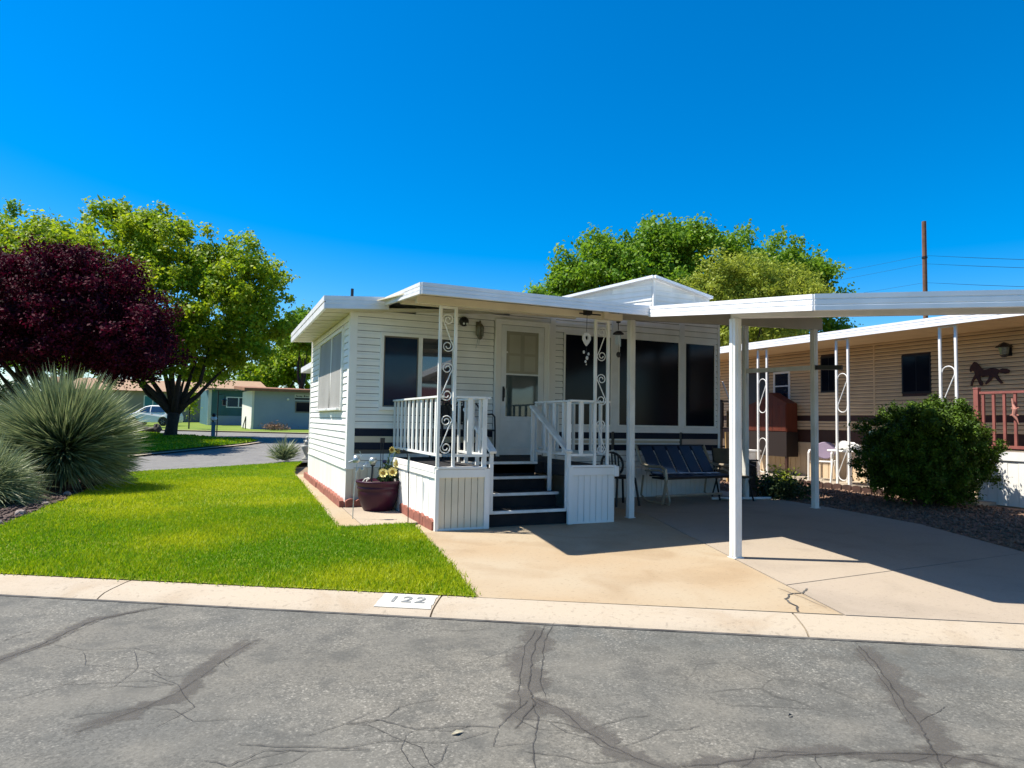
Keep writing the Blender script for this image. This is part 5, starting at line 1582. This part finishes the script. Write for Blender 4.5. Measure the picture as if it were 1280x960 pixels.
tree('round_tree', 'small dark round tree above the teal cottage roof', (-2.63, 71.72, 0.79), [((-3.15, 71.94, 5.18), (2.3, 2.0, 1.6)), ((-4.61, 72.58, 4.79), (1.2, 1.2, 1.2))], leaf_d, 60, 9000, 0.3, 0.2, 0.7, 0.2, 2.0, 5, lowcut=-0.8)
tree('poplar_tree', 'green tree glimpsed between the large tree and the white eave', (4.12, 44.73, 0.49), [((4.01, 44.77, 7.67), (1.3, 1.5, 1.5)), ((3.81, 44.86, 8.43), (0.8, 0.9, 0.8))], leaf_d, 90, 16000, 0.24, 0.15, 0.6, 0.2, 3.0, 6, lowcut=-0.8)

H_ = thing('dark_hedge', 'dark leafy hedge on the island behind the left of the spiky bush', 'hedge', (-9.07, 25.40, 0.18))
crown('foliage', leaf_k, [((-10.59, 26.06, 1.26), (1.6, 1.2, 1.3)), ((-9.31, 25.50, 1.11), (1.6, 1.2, 1.15)), ((-7.86, 24.87, 0.96), (1.5, 1.2, 1.0)), ((-6.83, 24.41, 0.81), (0.9, 1.0, 0.8))], 170, 26000, 0.13, 0.09, 0.33, H_, lowcut=-0.8)

# round bush on the right
B = thing('round_bush', 'large clipped round green bush in the gravel before the tan home', 'bush', (8.95, -2.3, 0))
bc = [((8.9, -2.3, 1.0), (1.0, 0.95, 0.70)), ((8.66, -2.2, 0.74), (0.86, 0.8, 0.52)), ((9.12, -2.4, 0.74), (0.84, 0.8, 0.52)), ((8.9, -2.3, 0.42), (1.0, 0.9, 0.25)), ((8.9, -2.35, 0.22), (0.8, 0.7, 0.16)), ((9.05, -2.35, 1.38), (0.6, 0.6, 0.33))]
crown('foliage', leaf_b, bc, 1400, 190000, 0.040, 0.023, 0.08, B, lowcut=-0.85, flat=0.9, up=0.5, spread=(0.5, 1.0))
m = MB()
for k in range(22):
    a = random.uniform(0, 6.28)
    r = random.uniform(0.2, 0.8)
    e = Vector((8.95 + r * math.cos(a), -2.3 + r * math.sin(a), random.uniform(0.7, 1.2)))
    b = Vector((8.95 + 0.12 * math.cos(a), -2.3 + 0.12 * math.sin(a), -0.02))
    m.tube([b, b.lerp(e, 0.5) + Vector((0, 0, 0.1)), e], [0.018, 0.013, 0.005], 5)
m.build('stems', M('bush_stem', (0.06, 0.048, 0.035), 0.9), B)

F_ = thing('flowering_plant', 'low leafy plant with yellow tips by the driveway edge', 'plant', (7.35, -0.75, 0))
P = np.array([7.35, -0.7, 0.15]) + rng.normal(size=(2600, 3)) * np.array([0.22, 0.2, 0.09])
leaves('foliage', P[P[:, 2] > 0], 0.07, 0.035, leaf_k, None, 0, 0.4, None, F_)
P = np.array([7.38, -0.7, 0.36]) + rng.normal(size=(420, 3)) * np.array([0.15, 0.15, 0.08])
leaves('tips', P, 0.05, 0.03, leaf_o, None, 0, 0.4, None, F_, 'stuff')


def spiky(name, label, base, zc, n, rad, wd, mat, elmin, elmax, cat='bush', droop=0.08, parent=None, short=0.25):
    T = thing(name, label, cat, base) if parent is None else parent
    th = rng.uniform(0, 2 * np.pi, n)
    se = rng.uniform(math.sin(elmin), math.sin(elmax), n)
    el = np.arcsin(se)
    d = np.stack([np.cos(th) * np.cos(el), np.sin(th) * np.cos(el), np.sin(el)], 1)
    L = rad * rng.uniform(1 - short, 1.04, n) * (0.88 + 0.17 * np.sin(el))
    b0 = np.array([base[0], base[1], base[2] + zc]) + d * 0.06 + rng.normal(size=(n, 3)) * np.array([0.05, 0.05, 0.06])
    side = np.cross(d, unit(n))
    side /= np.linalg.norm(side, axis=1, keepdims=True)
    bend = np.cross(side, d) * rng.uniform(-0.06, 0.06, (n, 1))
    rings = []
    for t, wt_ in ((0.0, 1.0), (0.4, 0.9), (0.75, 0.6), (1.0, 0.06)):
        c = b0 + d * (L * t)[:, None] + bend * (t * t) * L[:, None]
        c[:, 2] -= droop * (t ** 2) * L * np.cos(el)
        c[:, 2] = np.maximum(c[:, 2], base[2] + 0.02)
        rings += [c - side * wd * wt_ / 2, c + side * wd * wt_ / 2]
    V = np.stack(rings, 1).reshape(-1, 3)
    f = np.array([(0, 1, 3, 2), (2, 3, 5, 4), (4, 5, 7, 6)])
    F = (f[None] + 8 * np.arange(n)[:, None, None]).reshape(-1, 4)
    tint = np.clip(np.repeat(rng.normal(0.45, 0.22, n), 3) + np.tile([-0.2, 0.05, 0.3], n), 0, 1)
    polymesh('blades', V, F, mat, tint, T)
    return T


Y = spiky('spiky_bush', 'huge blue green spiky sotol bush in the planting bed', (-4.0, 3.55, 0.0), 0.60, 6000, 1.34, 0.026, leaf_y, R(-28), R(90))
MB().tube([(-4.0, 3.55, -0.05), (-4.0, 3.55, 0.35), (-4.0, 3.55, 0.75)], [0.22, 0.2, 0.12], 10).build('stem', bark, Y)
spiky('grassy_shrub', 'low grey green grassy shrub at the left edge below the spiky bush', (-4.55, 1.6, 0.0), 0.12, 2300, 0.85, 0.012, leaf_y, R(5), R(85), droop=0.35)
S = thing('dark_shrub', 'small dark leafy shrub at the right foot of the spiky bush', 'bush', (-3.72, 4.5, 0))
crown('foliage', leaf_k, [((-3.75, 4.5, 0.35), (0.36, 0.4, 0.3)), ((-3.95, 4.0, 0.25), (0.4, 0.4, 0.2)), ((-3.6, 5.0, 0.5), (0.3, 0.4, 0.3))], 70, 9000, 0.06, 0.04, 0.13, S, lowcut=-0.7)
P = np.array([-3.82, 3.3, 0.28]) + rng.normal(size=(60, 3)) * np.array([0.03, 0.05, 0.09])
tag(leaves('iris_leaf_tuft', P, 0.16, 0.03, leaf_o), 'small yellow iris leaf tuft under the spiky bush', 'plant')
spiky('small_yucca', 'small yucca with pale stalks at the far lawn edge', (0.05, 10.35, 0.01), 0.08, 330, 0.55, 0.022, leaf_y, R(15), R(88), cat='plant')
MB().tube([(0.1, 10.4, 0.0), (0.08, 10.4, 0.75)], 0.012, 5).build('stalk', cream, bpy.data.objects['small_yucca'])
stone_m = M('garden_stone', (0.30, 0.24, 0.20), 0.9, (0.2, 0.16, 0.14), 7, 0.4, 30)
for lb, x, y, s in (('rough pinkish stone nearest the street in the planting bed corner', -3.87, -0.52, 0.07), ('low pinkish stone beside the grassy shrub at the lawn edge', -3.84, 0.35, 0.06), ('small pale stone at the lawn edge between shrub and spiky bush', -3.79, 1.35, 0.05), ('grey stone in the shade at the foot of the spiky bush', -3.74, 2.5, 0.06)):
    m = MB().ball((x, y, s * 0.4), s, 8, 5, (1, 0.8, 0.65))
    m.v = [(a + random.uniform(-.01, .01), b + random.uniform(-.01, .01), c + random.uniform(-.008, .008)) for a, b, c in m.v]
    tag(m.build('stone', stone_m), lb, 'stone')
U = thing('garden_urn', 'grey stone cherub urn at the far end of the side wall', 'statue', (0.69, 10.6, 0.02))
stg = M('grey_stone', (0.42, 0.42, 0.38), 0.85, (0.32, 0.32, 0.29), 9, 0.3, 40)
MB().lathe([(0.0, 0.0), (0.12, 0.0), (0.12, 0.05), (0.06, 0.10), (0.08, 0.2), (0.15, 0.36), (0.17, 0.42), (0.14, 0.43), (0.0, 0.40)], 14, (0.69, 10.6, 0.02)).build('urn', stg, U, smooth=True)
MB().tube([(0.69, 10.6, 0.40), (0.68, 10.6, 0.50), (0.70, 10.6, 0.60)], [0.07, 0.08, 0.05], 8).ball((0.70, 10.59, 0.66), 0.055, 10, 8).tube([(0.70, 10.58, 0.57), (0.62, 10.52, 0.52), (0.60, 10.5, 0.60)], [0.025, 0.022, 0.015], 6).tube([(0.70, 10.58, 0.57), (0.78, 10.54, 0.52), (0.74, 10.48, 0.47)], [0.025, 0.022, 0.015], 6).build('cherub', stg, U, smooth=True)

# ================================================================== across the side street
orange_r = M('orange_shingle', (0.34, 0.225, 0.14), 0.9, (0.29, 0.18, 0.11), 3, 0.3, 20)
wall_t = M('taupe_wall', (0.30, 0.25, 0.20), 0.8, (0.26, 0.22, 0.18), 1)
wall_teal = M('teal_wall', (0.05, 0.13, 0.155), 0.7, (0.04, 0.11, 0.12), 1)
wall_gr = M('grey_wall', (0.28, 0.33, 0.40), 0.8, (0.25, 0.30, 0.37), 1)
wall_wh = M('white_wall', (0.70, 0.68, 0.62), 0.7, (0.62, 0.60, 0.55), 1)


def far_window(parent, x0, x1, z0, z1, y=-0.03, mt=None, fm=None, mull=True):
    m = MB().box(x0, x1, y, 0.0, z1 - 0.08, z1).box(x0, x1, y, 0.0, z0, z0 + 0.08).box(x0, x0 + 0.08, y, 0, z0 + 0.08, z1 - 0.08).box(x1 - 0.08, x1, y, 0, z0 + 0.08, z1 - 0.08)
    if mull:
        m.box((x0 + x1) / 2 - 0.04, (x0 + x1) / 2 + 0.04, y, 0, z0 + 0.08, z1 - 0.08)
    wq = m.build('window', fm or trimw, parent, local=True)
    MB().box(x0 + 0.08, x1 - 0.08, y + 0.012, -0.001, z0 + 0.08, z1 - 0.08).build('pane', mt or glass_mid, wq, local=True)


FA = R(-23.7)
gz = lambda p: ter(p[0], p[1]) + 0.03
H1 = thing('taupe_house', 'taupe house with orange shingle roof behind the parked white car', 'house', (-15.31, 59.81, 0.57), R(6))
MB().box(0, 12.2, 0, 8, 0, 2.95).build('wall', wall_t, H1, local=True)
MB().add([(-0.4, -0.5, 2.9), (12.6, -0.5, 2.9), (12.6, 4, 4.1), (-0.4, 4, 4.1), (12.6, 8.5, 2.9), (-0.4, 8.5, 2.9)], [(0, 1, 2, 3), (3, 2, 4, 5), (0, 3, 5), (1, 4, 2), (0, 5, 4, 1)]).build('roof', orange_r, H1, local=True)
far_window(H1, 7.2, 8.7, 1.0, 2.5, mt=M('teal_glass', (0.05, 0.22, 0.27), 0.1))
far_window(H1, 2.0, 4.0, 1.0, 2.4)
MB().box(12.2, 14.9, 0.9, 7.5, 0, 2.7).build('porch_wall', wall_t, H1, local=True)
MB().box(12.21, 15.0, -0.35, -0.25, 0.0, 0.95).build('porch_skirt', wall_wh, H1, local=True)
for x in (12.3, 13.6, 14.85):
    MB().box(x, x + 0.1, -0.32, -0.22, 0.95, 2.75).build('porch_post', trimw, H1, local=True)
for k in range(13):
    MB().box(12.45 + k * 0.185, 12.48 + k * 0.185, -0.3, -0.27, 0.95, 1.75).build('baluster', trimw, H1, local=True)
MB().box(12.3, 14.95, -0.32, -0.25, 1.72, 1.8).build('porch_rail', trimw, H1, local=True)
MB().add([(12.0, -0.6, 2.75), (15.2, -0.6, 2.75), (15.2, 4, 3.7), (12.0, 4, 3.7), (12.0, -0.6, 2.85), (15.2, -0.6, 2.85), (15.2, 4, 3.8), (12.0, 4, 3.8)], [(0, 1, 5, 4), (4, 5, 6, 7), (3, 2, 1, 0), (0, 4, 7, 3), (1, 2, 6, 5)]).build('porch_roof', orange_r, H1, local=True)
H2 = thing('teal_cottage', 'teal cottage with orange roof and wide white framed window', 'house', (-2.55, 49.84, 0.52), R(6))
for k in range(18):
    MB().box(0.25 + k * 0.21, 0.25 + k * 0.21 + 0.2, -0.02, 0.01, 0.8, 2.85).build('wall_board', wall_teal, H2, local=True)
MB().box(0, 4.2, 0.012, 7, 0, 2.9).build('wall', wall_teal, H2, local=True)
MB().box(0.0, 0.24, -0.03, 0.01, 0, 2.88).build('corner_trim', wall_wh, H2, local=True)  # white strip standing in for the sunlit side face of the cottage
MB().box(0.24, 4.2, -0.03, 0.01, 0, 0.78).build('skirting', wall_gr, H2, local=True)
MB().add([(-0.5, -0.6, 2.88), (4.6, -0.6, 2.88), (4.6, 4, 3.75), (-0.2, 4, 3.75), (-0.5, -0.6, 3.0), (4.6, -0.6, 3.0), (4.6, 4, 3.9), (-0.2, 4, 3.9)], [(0, 1, 5, 4), (4, 5, 6, 7), (3, 2, 1, 0), (0, 4, 7, 3), (1, 2, 6, 5), (2, 3, 7, 6)]).build('roof', orange_r, H2, local=True)
far_window(H2, 1.35, 3.25, 1.45, 2.35, y=-0.06)
H3 = thing('grey_cottage', 'plain blue grey cottage with brown eave beside the white home', 'house', (0.36, 39.39, 0.40), R(5.5))
MB().box(0, 9, 0, 5, 0, 2.72).build('wall', wall_gr, H3, local=True)
MB().box(-0.02, 0.0, 0.05, 4.95, 0, 2.68).build('sunlit_side_wall', wall_wh, H3, local=True)  # white against the grey front: sunlight on this side painted in
MB().box(-0.03, 0.12, -0.03, 0.05, 0, 2.7).build('corner_trim', wall_wh, H3, local=True)
MB().add([(-0.6, -0.5, 2.62), (9.4, -0.5, 2.62), (9.4, 5.4, 2.95), (-0.6, 5.4, 2.95), (-0.6, -0.5, 2.82), (9.4, -0.5, 2.82), (9.4, 5.4, 3.15), (-0.6, 5.4, 3.15)], [(0, 1, 5, 4), (4, 5, 6, 7), (3, 2, 1, 0), (0, 4, 7, 3), (1, 2, 6, 5), (2, 3, 7, 6)]).build('roof', M('brown_eave', (0.26, 0.12, 0.06), 0.8, (0.2, 0.09, 0.05), 3), H3, local=True)
far_window(H3, 2.85, 4.4, 1.2, 2.0, mt=glass_dark, fm=bronze, mull=False)
MB().ball((2.35, -0.05, 2.12), 0.09, 10, 6).build('wall_globe', trimw, H3, local=True)
SB = MB().box(2.80, 3.85, -0.03, -0.001, 2.06, 2.50).build('name_board', M('sign_grey', (0.5, 0.52, 0.54), 0.6), H3, local=True)
MB().box(2.82, 3.84, -0.036, -0.031, 2.11, 2.25).build('board_stripe', black, SB, local=True)
m = MB()
for i, (x, wq_) in enumerate([(2.88, 0.05), (2.96, 0.07), (3.06, 0.07), (3.16, 0.07), (3.26, 0.06), (3.42, 0.09), (3.54, 0.03), (3.60, 0.06), (3.69, 0.06)]):
    m.box(x, x + wq_, -0.036, -0.031, 2.32, 2.32 + (0.12 if i in (0, 5) else 0.085))
m.box(3.26, 3.29, -0.036, -0.0312, 2.285, 2.319)
m.build('board_lettering', black, SB, local=True)
MB().tube([(-0.35, 0.2, 0.0), (-0.35, 0.2, 0.85), (-0.35, 1.4, 0.2), (-0.35, 1.4, 0.0)], 0.035, 6).build('step_rail', black, H3, local=True)

# parked white hatchback
CA = thing('hatchback_car', 'small white hatchback parked behind the dark tree trunk', 'car', (-7.92, 47.83, 0.46), FA)
carw = M('car_paint', (0.82, 0.82, 0.81), 0.4, spec=0.4, coat=0.2)
rub = M('tyre_rubber', (0.02, 0.02, 0.02), 0.8)
whl = M('wheel_alloy', (0.35, 0.35, 0.36), 0.4, metal=0.7)
LN = 3.75
hw = lambda z: 0.82 if z < 0.85 else 0.82 - 0.26 * (z - 0.85) / 0.65
prof = [(0.10, 0.22), (0.0, 0.36), (0.03, 0.56), (0.14, 0.70), (0.45, 0.84), (0.88, 0.93), (1.18, 1.16), (1.55, 1.40), (1.95, 1.49), (2.5, 1.50), (3.0, 1.43), (3.38, 1.22), (3.62, 0.98), (3.72, 0.72), (3.74, 0.42), (3.66, 0.22)]
def arch(cx):
    return [(cx + 0.36 * math.cos(t), 0.30 + 0.36 * math.sin(t)) for t in np.linspace(math.radians(-12), math.radians(192), 9)]


bot = arch(3.0) + arch(0.72)
pr = prof + bot
vs = [(x, -hw(z), z) for x, z in pr] + [(x, hw(z), z) for x, z in pr]
n = len(pr)
MB().add(vs, [tuple(range(n)), tuple(reversed(range(n, 2 * n)))] + [((i + 1) % n, i, n + i, n + (i + 1) % n) for i in range(n)]).build('body', carw, CA, local=True, bev=0.03)
for sy in (-1, 1):
    for poly in ([(1.05, 0.96), (1.30, 1.17), (1.62, 1.36), (1.95, 1.42), (1.98, 0.97)], [(2.05, 0.97), (2.03, 1.42), (2.5, 1.42), (2.95, 1.35), (3.15, 1.10), (3.0, 0.98)]):
        MB().poly3([(x, sy * (hw(z) + 0.006), z) for x, z in poly], (0, -sy * 0.01, 0)).build('side_window', glass_mid, CA, local=True)
    for cx in (0.72, 3.0):
        W_ = MB()
        W_.lathe([(0.19, -0.09), (0.29, -0.1), (0.305, -0.07), (0.305, 0.07), (0.29, 0.1), (0.19, 0.09)], 20)
        W_.v = [(cx + a, sy * 0.74 + c, 0.305 + b) for a, b, c in W_.v]
        W_ = W_.build('wheel', rub, CA, local=True)
        Q = MB().lathe([(0.0, -0.06), (0.06, -0.07), (0.19, -0.05), (0.19, 0.05), (0.06, 0.07), (0.0, 0.06)], 16)
        for k in range(6):
            a = k * math.pi / 3
            Q.tube([(0.05 * math.cos(a), 0.05 * math.sin(a), 0.08), (0.18 * math.cos(a), 0.18 * math.sin(a), 0.075)], 0.02, 5).tube([(0.05 * math.cos(a), 0.05 * math.sin(a), -0.08), (0.18 * math.cos(a), 0.18 * math.sin(a), -0.075)], 0.02, 5)
        Q.v = [(cx + a, sy * 0.74 + c, 0.305 + b) for a, b, c in Q.v]
        Q.build('rim', whl, W_, local=True)
    MB().ball((0.24, sy * 0.62, 0.70), 0.13, 10, 6, (1, 0.9, 0.8)).build('headlight', lg, CA, local=True)
    MB().ball((1.28, sy * 0.90, 1.0), 0.09, 8, 6, (0.7, 1, 0.8)).build('mirror', carw, CA, local=True)
    MB().box(2.1, 2.25, sy * 0.825 - 0.01, sy * 0.825 + 0.01, 0.82, 0.85).build('door_handle', black, CA, local=True)
MB().add([(0.92, -0.66, 0.96), (0.92, 0.66, 0.96), (1.60, 0.52, 1.425), (1.60, -0.52, 1.425)], [(0, 1, 2, 3)]).build('windscreen', glass_mid, CA, local=True)
CA.location.z += 0.02

# things on the island and verges
T = thing('yard_post', 'blue grey wooden post with white and black ornament on the island', 'post', (-1.91, 24.99, 0.21))
bx = Vector(T.location)
pst = M('blue_grey_wood', (0.10, 0.20, 0.25), 0.8, (0.08, 0.15, 0.2), 5)
MB().box(bx.x - 0.09, bx.x + 0.09, bx.y - 0.09, bx.y + 0.09, bx.z, bx.z + 0.75).build('post', pst, T)
MB().ball((bx.x, bx.y, bx.z + 0.92), 0.13, 10, 6, (1.2, 0.8, 0.8)).build('ornament', trimw, T)
MB().ball((bx.x, bx.y, bx.z + 1.08), 0.10, 8, 6).tube([(bx.x, bx.y, bx.z + 0.7), (bx.x - 0.08, bx.y, bx.z + 1.0)], 0.05, 6).build('topper', black, T)
T = thing('feeder_pole', 'thin dark pole with hanging bird feeder behind the blue grey post', 'pole', (-1.76, 27.65, 0.25))
bx = Vector(T.location)
MB().tube([bx, bx + Vector((0, 0, 2.3))], 0.03, 6).tube([bx + Vector((0, 0, 2.1)), bx + Vector((0.3, -0.1, 2.15)), bx + Vector((0.3, -0.1, 1.9))], 0.015, 5).build('pole', black, T)
MB().lathe([(0.05, 0), (0.16, 0.02), (0.10, 0.05), (0.10, 0.25), (0.18, 0.27), (0.0, 0.38)], 12, tuple(bx + Vector((0.3, -0.1, 1.55)))).build('feeder', black, T)
T = thing('young_sapling', 'staked young sapling with yellow green leaves on the far verge', 'tree', (-3.49, 39.33, 0.38))
bx = Vector(T.location)
MB().tube([bx, bx + Vector((0, 0, 1.5))], 0.05, 6).build('trunk', black, T)
P = np.array(bx) + np.array([0.1, 0, 1.9]) + rng.normal(size=(700, 3)) * np.array([0.2, 0.2, 0.4])
leaves('crown', P, 0.14, 0.09, leaf_g, None, 0, 0.4, None, T)
for i, (lb, b, s) in enumerate([('dark squared boulder at the left end of the island', (-6.15, 33.94, 0.30), (0.55, 0.5, 0.42)), ('low dark boulder in the island row next to the squared one', (-5.65, 33.72, 0.30), (0.5, 0.4, 0.2)), ('flat dark boulder in the middle of the island row', (-5.27, 33.56, 0.30), (0.45, 0.4, 0.17)), ('small upright dark boulder near the island tree trunk', (-4.89, 33.39, 0.30), (0.22, 0.25, 0.30))]):
    m = MB().ball((b[0], b[1], b[2] + s[2] * 0.5), 1.0, 10, 6, s)
    m.v = [(a + random.uniform(-.05, .05), b_ + random.uniform(-.05, .05), c + random.uniform(-.04, .04)) for a, b_, c in m.v]
    tag(m.build('boulder', M('dark_boulder', (0.07, 0.06, 0.05), 0.95, (0.04, 0.035, 0.03), 4, 0.5, 20)), lb, 'boulder')
T = thing('dry_shrub', 'dry reddish shrub on the lawn before the grey cottage', 'bush', (1.74, 37.03, 0.38))
P = np.array(T.location) + np.array([0, 0, 0.22]) + rng.normal(size=(900, 3)) * np.array([0.38, 0.25, 0.13])
leaves('foliage', P, 0.16, 0.03, M('dry_twig', (0.20, 0.10, 0.06), 0.9, (0.3, 0.2, 0.13), 8), None, 0, 0.3, None, T)

LFM = M('fallen_leaf', (0.42, 0.36, 0.22), 0.8, (0.5, 0.46, 0.34), 60)
for lb, x, y, s in (('pale dry leaf lying on the street near the bottom edge', -0.719, -6.871, 0.03), ('small dark leaf lying on the street at the lower right', 0.709, -7.257, 0.014)):
    tag(MB().add([(x - s, y, -0.045), (x - s * 0.2, y - s * 0.4, -0.038), (x + s, y + s * 0.3, -0.044), (x, y + s * 0.45, -0.036)], [(0, 1, 2), (0, 2, 3)]).build('fallen_leaf', LFM if s > 0.02 else black), lb, 'leaf')

# utility pole and wires
UP = Vector((51.97, 27.0, 0.9))
T = thing('utility_pole', 'tall rusty brown utility pole above the carport roof', 'pole', tuple(UP))
MB().tube([UP, UP + Vector((0, 0, 17.75))], [0.2, 0.17], 10).build('pole', M('pole_wood', (0.17, 0.08, 0.05), 0.9, (0.11, 0.055, 0.035), 2, 0.3, 10), T)
MB().tube([UP + Vector((0, 0, 14.6)), UP + Vector((0, 0, 14.75))], 0.22, 10).build('band', black, T)
wire_m = M('wire', (0.02, 0.03, 0.05), 0.6)
for lb, z, zl_ in (('uppermost of the three wires at the utility pole', 15.75, 13.5), ('middle one of the three wires at the utility pole', 15.05, 12.6), ('lowest of the three wires at the utility pole', 13.45, 11.6)):
    a = UP + Vector((0, 0, z - UP.z))
    pts = []
    for k in range(13):
        t = k / 12
        p = a + Vector((50 * t, -22 * t, 1.2 * t - 3.0 * t * (1 - t)))
        pts.append(p)
    left = []
    for k in range(13):
        t = k / 12
        left.append(a + Vector((-22 * t, 60 * t, (zl_ - z) * t - 1.5 * t * (1 - t))))
    tag(MB().tube(list(reversed(left)) + pts[1:], [0.009] * len(left) + [0.018] * (len(pts) - 1), 5).build('overhead_wire', wire_m), lb, 'wire')

# the house across the street, which the front window mirrors
H4 = thing('red_roof_house', 'tan house with dark red roof reflected in the front window', 'house', (23, -50, 0), R(168))
MB().box(0, 14, 0, 7, 0, 2.8).build('wall', wall_wh, H4, local=True)
MB().add([(-0.5, -0.6, 2.75), (14.5, -0.6, 2.75), (14.5, 3.5, 4.4), (-0.5, 3.5, 4.4), (14.5, 7.6, 2.75), (-0.5, 7.6, 2.75)], [(0, 1, 2, 3), (3, 2, 4, 5), (0, 3, 5), (1, 4, 2), (0, 5, 4, 1)]).build('roof', M('dark_red_roof', (0.10, 0.03, 0.025), 0.8), H4, local=True)
for x in (2, 6, 10):
    far_window(H4, x, x + 1.6, 1.0, 2.2)
